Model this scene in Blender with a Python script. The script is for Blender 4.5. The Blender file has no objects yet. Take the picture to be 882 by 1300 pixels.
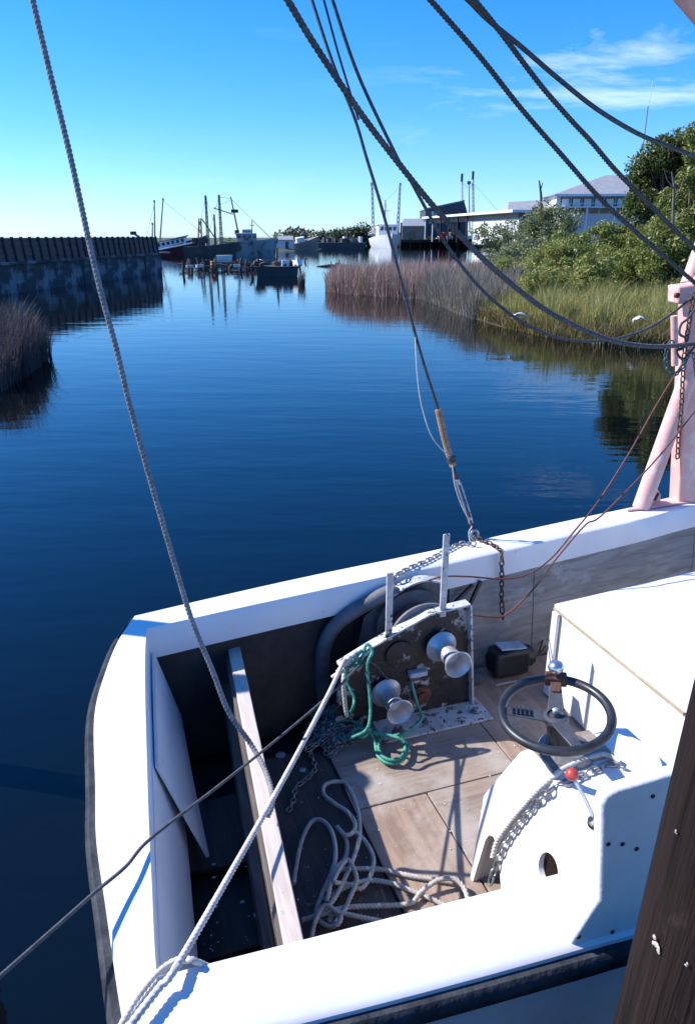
import bpy, math, random
import numpy as np
from mathutils import Vector, Matrix
random.seed(7); rng = np.random.default_rng(11)
R = math.radians
scene = bpy.context.scene
col = scene.collection

# ------------------------------------------------------------------ camera
F = 930.0; HOR = 299.0; CH = 2.7                 # focal length / horizon row in photo pixels, eye height over the water
PITCH = math.atan((650 - HOR) / F); cp, sp = math.cos(PITCH), math.sin(PITCH)
cam = bpy.data.cameras.new("camera"); camo = bpy.data.objects.new("camera", cam); col.objects.link(camo)
camo.location = (0, 0, CH); camo.rotation_euler = (math.pi / 2 - PITCH, 0, 0)
cam.sensor_fit = 'VERTICAL'; cam.sensor_height = 36; cam.lens = 36 * F / 1300
cam.clip_start = 0.05; cam.clip_end = 6000
scene.camera = camo

# ------------------------------------------------------------------ sky, sun, exposure
SUN = Vector((-1.141, 0.242, 1.0)).normalized()
world = bpy.data.worlds.new("World"); scene.world = world; world.use_nodes = True
wn = world.node_tree.nodes; wl = world.node_tree.links; wn.clear()
def wnode(t, **k):
    n = wn.new(t)
    for a, b in k.items(): setattr(n, a, b)
    return n
sky = wnode('ShaderNodeTexSky', sky_type='NISHITA', sun_disc=False)
sky.sun_elevation = math.asin(SUN.z); sky.sun_rotation = math.atan2(SUN.x, SUN.y)
sky.air_density = 1.0; sky.dust_density = 0.15; sky.ozone_density = 1.5; sky.altitude = 0
hs = wnode('ShaderNodeHueSaturation'); hs.inputs['Saturation'].default_value = 1.18; hs.inputs['Hue'].default_value = 0.5
tint = wnode('ShaderNodeMix', data_type='RGBA', blend_type='MULTIPLY'); tint.inputs[0].default_value = 1.0; tint.inputs[7].default_value = (0.59, 0.84, 1.27, 1)   # the film's cool cast
wl.new(sky.outputs[0], tint.inputs[6]); wl.new(tint.outputs[2], hs.inputs['Color'])
tc = wnode('ShaderNodeTexCoord')
# thin wisps of cirrus over the whole sky, stretched sideways
mp = wnode('ShaderNodeMapping'); mp.inputs['Scale'].default_value = (1.6, 1.6, 8.5); mp.inputs['Rotation'].default_value = (0, R(4), 0)
mp.inputs['Location'].default_value = (0.35, 0.0, 0.62)
wl.new(tc.outputs['Generated'], mp.inputs['Vector'])
n1 = wnode('ShaderNodeTexNoise'); n1.inputs['Scale'].default_value = 1.5; n1.inputs['Detail'].default_value = 9; n1.inputs['Roughness'].default_value = 0.62
n1.inputs['Distortion'].default_value = 0.35
wl.new(mp.outputs[0], n1.inputs['Vector'])
sx = wnode('ShaderNodeSeparateXYZ'); wl.new(tc.outputs['Generated'], sx.inputs[0])
r1 = wnode('ShaderNodeMapRange'); r1.inputs[1].default_value = 0.565; r1.inputs[2].default_value = 0.80
wl.new(n1.outputs['Fac'], r1.inputs[0])
r2 = wnode('ShaderNodeMapRange', interpolation_type='SMOOTHSTEP'); r2.inputs[1].default_value = 0.0; r2.inputs[2].default_value = 0.26; r2.inputs[3].default_value = 0.12   # the cirrus bank lies to the right of the creek
wl.new(sx.outputs['X'], r2.inputs[0])
mu = wnode('ShaderNodeMath', operation='MULTIPLY'); wl.new(r1.outputs[0], mu.inputs[0]); wl.new(r2.outputs[0], mu.inputs[1])
mu2 = wnode('ShaderNodeMath', operation='MULTIPLY'); mu2.inputs[1].default_value = 0.9; wl.new(mu.outputs[0], mu2.inputs[0])
mx = wnode('ShaderNodeMix', data_type='RGBA'); wl.new(mu2.outputs[0], mx.inputs[0]); wl.new(hs.outputs[0], mx.inputs[6])
mx.inputs[7].default_value = (6.6, 7.6, 9.2, 1)
bg = wnode('ShaderNodeBackground'); bg.inputs['Strength'].default_value = 0.118
wl.new(mx.outputs[2], bg.inputs['Color'])
wo = wnode('ShaderNodeOutputWorld'); wl.new(bg.outputs[0], wo.inputs['Surface'])

sun = bpy.data.lights.new("sun", 'SUN'); sun.energy = 5.0; sun.angle = R(0.55); sun.color = (1.0, 0.955, 0.89)
suno = bpy.data.objects.new("sun", sun); col.objects.link(suno); suno.rotation_euler = (-SUN).to_track_quat('-Z', 'Y').to_euler()
suno.location = (-30, 6, 30)
vs = scene.view_settings; vs.view_transform = 'Standard'; vs.look = 'None'; vs.exposure = 0.63; vs.gamma = 1; vs.use_curve_mapping = False

# ------------------------------------------------------------------ geometry of the photograph: a pixel gives a direction, a plane the distance
def ray(px, py):
    x = (px - 441) / F; y = (650 - py) / F
    return Vector((x, cp + y * sp, -sp + y * cp))
def P(px, py, z):
    r = ray(px, py); return Vector((0, 0, CH)) + r * ((z - CH) / r.z)
def D(px, py, Y):
    r = ray(px, py); return Vector((0, 0, CH)) + r * (Y / r.y)
BA = R(19.0); BO = Vector((-0.44, 1.294, 0)); ca, sa = math.cos(BA), math.sin(BA)
def toL(w):
    x, y = w.x - BO.x, w.y - BO.y
    return Vector((x * ca + y * sa, -x * sa + y * ca, w.z))
def toW(l):
    l = Vector(l); return Vector((BO.x + l.x * ca - l.y * sa, BO.y + l.x * sa + l.y * ca, l.z))
def Lz(px, py, z): return toL(P(px, py, z))
def Lplane(px, py, axis, val):
    o = toL(Vector((0, 0, CH))); q = toL(Vector((0, 0, CH)) + ray(px, py)); d = q - o
    return o + d * ((val - o[axis]) / d[axis])
def Lv(px, py, v): return Lplane(px, py, 1, v)
def Lu(px, py, u): return Lplane(px, py, 0, u)

# ------------------------------------------------------------------ materials
def new_mat(name):
    m = bpy.data.materials.new(name); m.use_nodes = True
    nt = m.node_tree; b = nt.nodes['Principled BSDF']
    return m, nt, b
def mat(name, c1, c2=None, rough=0.6, scale=6.0, detail=6, bump=0.0, bscale=None, metal=0.0, stretch=(1, 1, 1), lo=0.35, hi=0.65, c3=None, s3=30, lo3=0.62, hi3=0.7, rvar=0.1, spec=None, coord='Object', distort=0.0, bdist=0.01):
    m, nt, b = new_mat(name); N = nt.nodes; L = nt.links
    t = N.new('ShaderNodeTexCoord'); mp = N.new('ShaderNodeMapping'); mp.inputs['Scale'].default_value = stretch
    L.new(t.outputs[coord], mp.inputs[0])
    n = N.new('ShaderNodeTexNoise'); n.inputs['Scale'].default_value = scale; n.inputs['Detail'].default_value = detail; n.inputs['Roughness'].default_value = 0.62
    n.inputs['Distortion'].default_value = distort
    L.new(mp.outputs[0], n.inputs['Vector'])
    if c2 is None: c2 = tuple(x * 0.8 for x in c1)
    r = N.new('ShaderNodeMapRange'); r.inputs[1].default_value = lo; r.inputs[2].default_value = hi; L.new(n.outputs['Fac'], r.inputs[0])
    x = N.new('ShaderNodeMix'); x.data_type = 'RGBA'; L.new(r.outputs[0], x.inputs[0])
    x.inputs[6].default_value = (*c1, 1); x.inputs[7].default_value = (*c2, 1)
    out = x.outputs[2]
    if c3 is not None:
        n3 = N.new('ShaderNodeTexNoise'); n3.inputs['Scale'].default_value = s3; n3.inputs['Detail'].default_value = 5; n3.inputs['Roughness'].default_value = 0.65
        L.new(t.outputs[coord], n3.inputs['Vector'])
        r3 = N.new('ShaderNodeMapRange'); r3.inputs[1].default_value = lo3; r3.inputs[2].default_value = hi3; L.new(n3.outputs['Fac'], r3.inputs[0])
        x3 = N.new('ShaderNodeMix'); x3.data_type = 'RGBA'; L.new(r3.outputs[0], x3.inputs[0]); L.new(out, x3.inputs[6]); x3.inputs[7].default_value = (*c3, 1)
        out = x3.outputs[2]
    L.new(out, b.inputs['Base Color'])
    rr = N.new('ShaderNodeMapRange'); rr.inputs[3].default_value = max(0.02, rough - rvar); rr.inputs[4].default_value = min(1, rough + rvar); L.new(n.outputs['Fac'], rr.inputs[0])
    L.new(rr.outputs[0], b.inputs['Roughness'])
    b.inputs['Metallic'].default_value = metal
    if spec is not None: b.inputs['Specular IOR Level'].default_value = spec
    if bump:
        nb = N.new('ShaderNodeTexNoise'); nb.inputs['Scale'].default_value = bscale or scale * 4; nb.inputs['Detail'].default_value = 5
        L.new(mp.outputs[0], nb.inputs['Vector'])
        bp = N.new('ShaderNodeBump'); bp.inputs['Strength'].default_value = bump; bp.inputs['Distance'].default_value = bdist
        L.new(nb.outputs['Fac'], bp.inputs['Height']); L.new(bp.outputs[0], b.inputs['Normal'])
    return m
def leaf_mat(name, c1, c2, c3=None, trans=0.3, rough=0.5):
    m, nt, b = new_mat(name); N = nt.nodes; L = nt.links
    g = N.new('ShaderNodeNewGeometry'); cr = N.new('ShaderNodeValToRGB')
    cr.color_ramp.elements[0].color = (*c1, 1); cr.color_ramp.elements[1].color = (*c2, 1)
    if c3: e = cr.color_ramp.elements.new(0.86); e.color = (*c3, 1); cr.color_ramp.elements[2].position = 0.84
    L.new(g.outputs['Random Per Island'], cr.inputs[0])
    L.new(cr.outputs[0], b.inputs['Base Color']); b.inputs['Roughness'].default_value = rough
    tr = N.new('ShaderNodeBsdfTranslucent'); L.new(cr.outputs[0], tr.inputs['Color'])
    ms = N.new('ShaderNodeMixShader'); ms.inputs[0].default_value = trans
    L.new(b.outputs[0], ms.inputs[1]); L.new(tr.outputs[0], ms.inputs[2])
    L.new(ms.outputs[0], N['Material Output'].inputs['Surface'])
    return m
def wood_mat(name, c1, c2, axis=0, scale=9.0, rough=0.75, bump=0.35, c3=None, lo3=0.6, hi3=0.72, s3=7.0, ring=0.0):
    st = [14, 14, 14]; st[axis] = 0.9
    return mat(name, c1, c2, rough=rough, scale=scale / 9.0 * 1.6, detail=8, bump=bump, bscale=4.5, stretch=tuple(st), lo=0.36, hi=0.66, c3=c3, s3=s3, lo3=lo3, hi3=hi3, distort=0.9, bdist=0.004)

M = {}
M['white'] = mat('white_boat_paint', (0.80, 0.80, 0.79), (0.74, 0.722, 0.74), rough=0.42, scale=3.2, bump=0.12, bscale=45, c3=(0.42, 0.38, 0.34), s3=19, lo3=0.675, hi3=0.76, bdist=0.003)
M['white_rough'] = mat('white_brushed_paint', (0.80, 0.80, 0.79), (0.73, 0.73, 0.72), rough=0.55, scale=5, bump=0.5, bscale=60, c3=(0.45, 0.42, 0.38), s3=18, lo3=0.72, hi3=0.8, bdist=0.004)
M['hull'] = mat('white_hull_paint', (0.70, 0.72, 0.73), (0.58, 0.60, 0.61), rough=0.4, scale=2.2, bump=0.1, bscale=30, c3=(0.20, 0.17, 0.14), s3=5, lo3=0.70, hi3=0.78, stretch=(0.5, 1, 2.5))
M['black_rail'] = mat('black_rubber_rail', (0.018, 0.02, 0.024), (0.05, 0.055, 0.065), rough=0.6, scale=14, bump=0.4, c3=(0.16, 0.17, 0.19), s3=22, lo3=0.70, hi3=0.78, spec=0.25)
M['ply_grey'] = wood_mat('weathered_plywood', (0.33, 0.335, 0.335), (0.20, 0.195, 0.19), axis=0, c3=(0.45, 0.46, 0.47), s3=4, lo3=0.55, hi3=0.7)
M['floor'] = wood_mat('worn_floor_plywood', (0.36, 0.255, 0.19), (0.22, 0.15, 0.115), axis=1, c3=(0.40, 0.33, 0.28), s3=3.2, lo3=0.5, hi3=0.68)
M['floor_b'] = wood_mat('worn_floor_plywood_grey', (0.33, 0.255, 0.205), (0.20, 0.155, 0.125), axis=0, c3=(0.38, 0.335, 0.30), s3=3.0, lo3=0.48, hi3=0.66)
M['dark_wood'] = wood_mat('dark_plywood', (0.085, 0.062, 0.05), (0.04, 0.03, 0.026), axis=1, c3=(0.16, 0.14, 0.13), s3=9, lo3=0.66, hi3=0.72)
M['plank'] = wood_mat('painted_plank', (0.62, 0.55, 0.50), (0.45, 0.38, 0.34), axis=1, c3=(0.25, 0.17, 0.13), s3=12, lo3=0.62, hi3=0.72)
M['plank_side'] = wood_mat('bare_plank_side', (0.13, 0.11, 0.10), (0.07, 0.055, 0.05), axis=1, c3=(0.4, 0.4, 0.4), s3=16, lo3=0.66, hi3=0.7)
M['bilge'] = mat('dark_bilge', (0.022, 0.02, 0.02), (0.045, 0.04, 0.036), rough=0.6, scale=9, bump=0.4, c3=(0.16, 0.16, 0.17), s3=26, lo3=0.70, hi3=0.74)
M['inner_dark'] = mat('shade_toned_planking', (0.045, 0.041, 0.038), (0.022, 0.02, 0.02), rough=0.7, scale=5, bump=0.3)  # colour darkened to stand for the shade inside the hull
M['steel_worn'] = mat('flaking_black_steel', (0.010, 0.010, 0.012), (0.026, 0.024, 0.026), rough=0.5, scale=14, bump=0.5, c3=(0.34, 0.35, 0.37), s3=9, lo3=0.56, hi3=0.62)
M['steel_edge'] = mat('chipped_white_steel', (0.60, 0.60, 0.60), (0.40, 0.40, 0.41), rough=0.5, scale=16, bump=0.5, c3=(0.05, 0.05, 0.055), s3=34, lo3=0.56, hi3=0.62)
M['steel_grey'] = mat('grey_painted_steel', (0.16, 0.165, 0.18), (0.09, 0.09, 0.10), rough=0.55, scale=10, bump=0.3, c3=(0.16, 0.08, 0.05), s3=12, lo3=0.62, hi3=0.7)
M['alu'] = mat('worn_cast_aluminium', (0.72, 0.71, 0.70), (0.55, 0.54, 0.53), rough=0.42, scale=9, bump=0.15, metal=0.6, c3=(0.42, 0.38, 0.34), s3=15, lo3=0.62, hi3=0.72)
M['chain'] = mat('galvanised_chain', (0.36, 0.37, 0.39), (0.20, 0.19, 0.19), rough=0.45, scale=30, metal=0.7, c3=(0.16, 0.09, 0.06), s3=40)
M['chain_rust'] = mat('rusty_chain', (0.12, 0.055, 0.035), (0.06, 0.03, 0.024), rough=0.8, scale=40)
M['chain_blue'] = mat('painted_blue_chain', (0.03, 0.12, 0.16), (0.02, 0.05, 0.07), rough=0.6, scale=40)
M['rope_white'] = mat('white_fibre_rope', (0.62, 0.59, 0.55), (0.46, 0.43, 0.39), rough=0.9, scale=30, bump=0.5, bscale=160, bdist=0.002)
M['rope_grey'] = mat('grey_fibre_rope', (0.27, 0.27, 0.28), (0.16, 0.16, 0.17), rough=0.9, scale=40, bump=0.5, bscale=160, bdist=0.002)
M['rope_floor'] = mat('aged_cream_rope', (0.50, 0.47, 0.43), (0.36, 0.33, 0.30), rough=0.9, scale=25, bump=0.5, bscale=160, bdist=0.002, c3=(0.42, 0.20, 0.08), s3=3.1, lo3=0.68, hi3=0.71)
M['rope_dark'] = mat('dark_tarred_rope', (0.05, 0.052, 0.06), (0.11, 0.11, 0.12), rough=0.85, scale=40, bump=0.5, bscale=160, bdist=0.002)
M['rope_black'] = mat('blackened_rope', (0.035, 0.037, 0.04), (0.08, 0.08, 0.085), rough=0.8, scale=40, bump=0.4, bscale=160, bdist=0.002)
M['cable'] = mat('steel_wire_cable', (0.10, 0.105, 0.115), (0.05, 0.05, 0.055), rough=0.5, scale=50, metal=0.4)
M['cable_red'] = mat('rusty_red_wire', (0.19, 0.055, 0.035), (0.09, 0.03, 0.025), rough=0.7, scale=40)
M['rope_green'] = mat('green_poly_rope', (0.02, 0.21, 0.155), (0.10, 0.34, 0.27), rough=0.6, scale=45, lo=0.45, hi=0.6, bump=0.4, bscale=160, bdist=0.002)
M['serving'] = mat('tan_cord_serving', (0.42, 0.27, 0.17), (0.27, 0.16, 0.10), rough=0.85, scale=20, bump=0.6, bscale=90, stretch=(1, 1, 3))
M['galv'] = mat('dull_galvanised_metal', (0.46, 0.47, 0.49), (0.32, 0.32, 0.33), rough=0.45, scale=20, metal=0.55, c3=(0.22, 0.12, 0.08), s3=18, lo3=0.6, hi3=0.68)
M['pink'] = mat('faded_pink_paint', (0.70, 0.43, 0.39), (0.62, 0.34, 0.31), rough=0.5, scale=4, bump=0.2, bscale=40, c3=(0.75, 0.60, 0.57), s3=7, lo3=0.52, hi3=0.68, bdist=0.004)
M['wheel'] = mat('black_wheel_rim', (0.014, 0.015, 0.018), (0.03, 0.032, 0.036), rough=0.4, scale=18, rvar=0.14)
M['spoke'] = mat('dark_spoke_metal', (0.10, 0.105, 0.12), (0.06, 0.062, 0.07), rough=0.45, scale=20, metal=0.3)
M['rust'] = mat('brown_rust', (0.14, 0.05, 0.03), (0.07, 0.03, 0.022), rough=0.85, scale=24, bump=0.5)
M['chrome'] = mat('polished_knob', (0.75, 0.76, 0.78), (0.55, 0.56, 0.58), rough=0.22, scale=12, metal=0.9)
M['red'] = mat('red_plastic', (0.55, 0.06, 0.05), (0.42, 0.05, 0.04), rough=0.35, scale=20)
M['pile'] = mat('creosoted_pile', (0.020, 0.0125, 0.011), (0.008, 0.006, 0.006), rough=0.85, scale=1.5, detail=9, bump=0.9, bscale=3.2, stretch=(16, 16, 0.75), lo=0.38, hi=0.64, c3=(0.040, 0.029, 0.025), s3=5, lo3=0.62, hi3=0.72, distort=0.4, bdist=0.02, spec=0.12)
M['lichen'] = mat('pale_gull_lime', (0.52, 0.46, 0.40), (0.40, 0.33, 0.27), rough=0.9, scale=30)
M['caulk'] = mat('yellowed_seam', (0.45, 0.38, 0.26), (0.35, 0.28, 0.18), rough=0.8, scale=30)
M['screw'] = mat('rusted_screw', (0.06, 0.035, 0.03), (0.03, 0.02, 0.02), rough=0.7)
M['battery'] = mat('black_casing', (0.015, 0.016, 0.018), (0.03, 0.03, 0.035), rough=0.4, scale=20, bump=0.2)
M['foil'] = mat('pale_blue_cover', (0.42, 0.52, 0.62), (0.30, 0.36, 0.44), rough=0.3, scale=14)

# water
def water_mat():
    m, nt, b = new_mat('harbour_water'); N = nt.nodes; L = nt.links
    b.inputs['Base Color'].default_value = (0.002, 0.0035, 0.0045, 1); b.inputs['Roughness'].default_value = 0.03; b.inputs['IOR'].default_value = 1.42
    t = N.new('ShaderNodeTexCoord')
    def nz(scale, sx, sy, rot, det):
        mp = N.new('ShaderNodeMapping'); mp.inputs['Scale'].default_value = (sx, sy, 1); mp.inputs['Rotation'].default_value = (0, 0, R(rot)); L.new(t.outputs['Object'], mp.inputs[0])
        n = N.new('ShaderNodeTexNoise'); n.inputs['Scale'].default_value = scale; n.inputs['Detail'].default_value = det; n.inputs['Roughness'].default_value = 0.55; L.new(mp.outputs[0], n.inputs['Vector']); return n
    a = nz(0.9, 0.45, 1.5, 14, 3); c = nz(3.4, 0.6, 1.4, -9, 3)
    b1 = N.new('ShaderNodeBump'); b1.inputs['Strength'].default_value = 0.2; b1.inputs['Distance'].default_value = 0.04; L.new(a.outputs['Fac'], b1.inputs['Height'])
    b2 = N.new('ShaderNodeBump'); b2.inputs['Strength'].default_value = 0.13; b2.inputs['Distance'].default_value = 0.012; L.new(c.outputs['Fac'], b2.inputs['Height']); L.new(b1.outputs[0], b2.inputs['Normal'])
    L.new(b2.outputs[0], b.inputs['Normal'])
    return m
M['water'] = water_mat()
M['mud'] = mat('marsh_mud', (0.030, 0.025, 0.018), (0.055, 0.045, 0.030), rough=0.9, scale=0.8, bump=0.6, bscale=3, bdist=0.05)

# ------------------------------------------------------------------ mesh helpers
class MB:
    def __init__(s): s.v = []; s.f = []
    def add(s, vs, fs):
        o = len(s.v); s.v += [tuple(p) for p in vs]; s.f += [tuple(i + o for i in f) for f in fs]; return s
    def box(s, c, d, rot=None):
        x, y, z = d[0] / 2, d[1] / 2, d[2] / 2; c = Vector(c)
        vs = [Vector(p) for p in ((-x, -y, -z), (x, -y, -z), (x, y, -z), (-x, y, -z), (-x, -y, z), (x, -y, z), (x, y, z), (-x, y, z))]
        if rot is not None:
            m = rot if isinstance(rot, Matrix) else Matrix.Rotation(rot, 3, 'Z'); vs = [m @ p for p in vs]
        return s.add([p + c for p in vs], [(0, 3, 2, 1), (4, 5, 6, 7), (0, 1, 5, 4), (1, 2, 6, 5), (2, 3, 7, 6), (3, 0, 4, 7)])
    def beam(s, a, b, w, h, up=(0, 0, 1)):
        a, b = Vector(a), Vector(b); d = (b - a); l = d.length; d.normalize(); u = Vector(up)
        if abs(d.dot(u)) > 0.98: u = Vector((1, 0, 0))
        x = d.cross(u).normalized(); y = x.cross(d)
        return s.box((a + b) / 2, (l, w, h), Matrix((d, x, y)).transposed())
    def prism(s, poly, ext):                     # polygon of 3-D points extruded along a vector
        e = Vector(ext); n = len(poly); a = [Vector(p) for p in poly]
        nrm = Vector((0, 0, 0))
        for i in range(n): nrm += (a[i] - a[0]).cross(a[(i + 1) % n] - a[0])
        if nrm.dot(e) > 0: a = a[::-1]
        return s.add(a + [p + e for p in a], [tuple(range(n)), tuple(range(2 * n - 1, n - 1, -1))] + [(i, i + n, (i + 1) % n + n, (i + 1) % n) for i in range(n)])
    def tube(s, pts, r, n=10, cap=True, lobes=0, amp=0.0, pitch=0.1):
        pts = [Vector(p) for p in pts]; m = len(pts)
        rs = r if isinstance(r, (list, tuple)) else [r] * m
        t = [(pts[min(i + 1, m - 1)] - pts[max(i - 1, 0)]).normalized() for i in range(m)]
        ref = Vector((0, 0, 1)) if abs(t[0].z) < 0.9 else Vector((1, 0, 0))
        x = t[0].cross(ref).normalized(); vs = []; run = 0
        for i in range(m):
            if i: run += (pts[i] - pts[i - 1]).length
            x = (x - t[i] * x.dot(t[i])).normalized(); y = t[i].cross(x); ph = run / pitch * 2 * math.pi / max(lobes, 1)
            for k in range(n):
                a = 2 * math.pi * k / n; q = rs[i]
                if lobes: q *= 1 - amp + amp * abs(math.cos(lobes * (a - ph) / 2)) * 1.6
                vs.append(pts[i] + x * (math.cos(a) * q) + y * (math.sin(a) * q))
        fs = [(i * n + k, i * n + (k + 1) % n, (i + 1) * n + (k + 1) % n, (i + 1) * n + k) for i in range(m - 1) for k in range(n)]
        if cap: fs += [tuple(range(n - 1, -1, -1)), tuple(range((m - 1) * n, m * n))]
        return s.add(vs, fs)
    def lathe(s, prof, c, axis=(0, 0, 1), n=28, cap=True):         # prof: (radius, height along axis)
        ax = Vector(axis).normalized(); ref = Vector((0, 0, 1)) if abs(ax.z) < 0.9 else Vector((1, 0, 0))
        x = ax.cross(ref).normalized(); y = ax.cross(x); c = Vector(c); vs = []
        for r, h in prof:
            for k in range(n):
                a = 2 * math.pi * k / n; vs.append(c + ax * h + (x * math.cos(a) + y * math.sin(a)) * r)
        m = len(prof); fs = [(i * n + k, i * n + (k + 1) % n, (i + 1) * n + (k + 1) % n, (i + 1) * n + k) for i in range(m - 1) for k in range(n)]
        if cap: fs += [tuple(range(n - 1, -1, -1)), tuple(range((m - 1) * n, m * n))]
        return s.add(vs, fs)
    def torus(s, c, R0, r, axis=(0, 0, 1), n=48, k=12, stretch=1.0, sdir=None):
        ax = Vector(axis).normalized(); x = Vector(sdir).normalized() if sdir is not None else ax.cross(Vector((0, 0, 1)) if abs(ax.z) < 0.9 else Vector((1, 0, 0))).normalized()
        x = (x - ax * x.dot(ax)).normalized(); y = ax.cross(x); c = Vector(c); vs = []
        for i in range(n):
            a = 2 * math.pi * i / n; d = x * math.cos(a) + y * math.sin(a); o = x * (math.cos(a) * R0 + (stretch - 1) * R0 * (1 if math.cos(a) > 0 else -1)) + y * math.sin(a) * R0
            for j in range(k):
                b = 2 * math.pi * j / k; vs.append(c + o + d * (r * math.cos(b)) + ax * (r * math.sin(b)))
        return s.add(vs, [(i * k + j, ((i + 1) % n) * k + j, ((i + 1) % n) * k + (j + 1) % k, i * k + (j + 1) % k) for i in range(n) for j in range(k)])
    def sphere(s, c, r, n=20, sc=(1, 1, 1)):
        c = Vector(c); pr = [(math.sin(math.pi * i / (n // 2)) * r + 1e-5, -math.cos(math.pi * i / (n // 2)) * r) for i in range(n // 2 + 1)]
        o = len(s.v); s.lathe(pr, (0, 0, 0), (0, 0, 1), n)
        s.v[o:] = [(c.x + p[0] * sc[0], c.y + p[1] * sc[1], c.z + p[2] * sc[2]) for p in s.v[o:]]; return s
    def build(s, name, m, parent=None, smooth=35, bevel=0.0, kind=None):
        me = bpy.data.meshes.new(name); me.from_pydata(s.v, [], s.f); me.validate(); me.update()
        o = bpy.data.objects.new(name, me); col.objects.link(o)
        if m is not None: me.materials.append(m)
        if smooth:
            me.polygons.foreach_set('use_smooth', [True] * len(me.polygons)); me.set_sharp_from_angle(angle=R(smooth))
        if bevel:
            b = o.modifiers.new('bevel', 'BEVEL'); b.width = bevel; b.segments = 2; b.limit_method = 'ANGLE'; b.angle_limit = R(40)
        if parent is not None: o.parent = parent
        if kind: o['kind'] = kind
        return o
def tag(o, label=None, cat=None, group=None, kind=None):
    if label: o['label'] = label
    if cat: o['category'] = cat
    if group: o['group'] = group
    if kind: o['kind'] = kind
    return o
def empty(name, loc=(0, 0, 0), rz=0.0, label=None, cat=None, group=None):
    o = bpy.data.objects.new(name, None); col.objects.link(o); o.location = loc; o.rotation_euler = (0, 0, rz); o.empty_display_size = 0.2
    return tag(o, label, cat, group)
def share(o, parent, loc=None, rot=None):
    c = o.copy(); col.objects.link(c); c.parent = parent
    if loc is not None: c.location = loc
    if rot is not None: c.rotation_euler = rot
    return c
def spline(pts, step=0.02):
    pts = [Vector(p) for p in pts]; q = [pts[0] * 2 - pts[1]] + pts + [pts[-1] * 2 - pts[-2]]; out = []
    for i in range(1, len(q) - 2):
        p0, p1, p2, p3 = q[i - 1:i + 3]; n = max(2, int((p2 - p1).length / step))
        for k in range(n):
            t = k / n
            out.append(0.5 * ((2 * p1) + (p2 - p0) * t + (2 * p0 - 5 * p1 + 4 * p2 - p3) * t * t + (3 * p1 - p0 - 3 * p2 + p3) * t ** 3))
    return out + [pts[-1]]
def rope(name, pts, r, m, label=None, cat='rope', strands=3, parent=None, step=None, group=None):
    b = MB(); sp_ = spline(pts, step or max(0.0035, r * 0.42))
    if strands: b.tube(sp_, r, 15, lobes=strands, amp=0.26, pitch=r * 1.7)
    else: b.tube(sp_, r, 8)
    o = b.build(name, m, parent, smooth=70)
    return tag(o, label, cat if label else None, group)
def chain(name, pts, m, label=None, R0=0.011, r=0.0042, parent=None, cat='chain', group=None):
    sp_ = spline(pts, 0.004); b = MB(); pitch = R0 * 2.7; run = 0.0; nxt = 0.0; k = 0
    for i in range(1, len(sp_) - 1):
        run += (sp_[i] - sp_[i - 1]).length
        if run >= nxt:
            d = (sp_[i + 1] - sp_[i - 1]).normalized(); ref = Vector((0, 0, 1)) if abs(d.z) < 0.9 else Vector((1, 0.3, 0)); a = d.cross(ref).normalized()
            if k % 2: a = d.cross(a)
            b.torus(sp_[i], R0, r, a, 12, 6, 1.45, d); nxt += pitch; k += 1
    o = b.build(name, m, parent, smooth=60)
    return tag(o, label, cat if label else None, group)
def raw_mesh(name, V, Fq, m, parent=None, kind=None):
    """V (n,3) array, Fq (m,k) array of equal polygons"""
    me = bpy.data.meshes.new(name); n, k = Fq.shape
    me.vertices.add(len(V)); me.vertices.foreach_set('co', V.astype(np.float32).ravel())
    me.loops.add(n * k); me.loops.foreach_set('vertex_index', Fq.astype(np.int32).ravel())
    me.polygons.add(n); me.polygons.foreach_set('loop_start', np.arange(0, n * k, k, dtype=np.int32))
    me.materials.append(m); me.update(calc_edges=True); me.validate()
    o = bpy.data.objects.new(name, me); col.objects.link(o)
    if parent is not None: o.parent = parent
    if kind: o['kind'] = kind
    return o
from mathutils.geometry import tessellate_polygon
def plate(outer, holes, f3, thick):
    """flat board with real openings: outer/holes are 2-D loops, f3 maps them to 3-D, thick is a vector"""
    loops = [[Vector((a, b, 0)) for a, b in outer]] + [[Vector((a, b, 0)) for a, b in h] for h in holes]
    flat = [p for l in loops for p in l]; tri = tessellate_polygon(loops); n = len(flat); e = Vector(thick)
    A = [Vector(f3(p.x, p.y)) for p in flat]; m = MB(); fs = []
    for t in tri:
        nr = (A[t[1]] - A[t[0]]).cross(A[t[2]] - A[t[0]])
        t = tuple(t) if nr.dot(e) < 0 else tuple(t)[::-1]
        fs.append(t); fs.append(tuple(i + n for i in t[::-1]))
    o = 0
    for l in loops:
        k = len(l)
        for i in range(k): fs.append((o + i, o + (i + 1) % k, o + (i + 1) % k + n, o + i + n))
        o += k
    m.add(A + [p + e for p in A], fs); return m

# ================================================================== SETTING: water and ground
w = MB(); w.add([(-1500, -60, 0), (1500, -60, 0), (1500, 4000, 0), (-1500, 4000, 0)], [(0, 1, 2, 3)])
w.build('water', M['water'], smooth=0, kind='structure')

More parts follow.
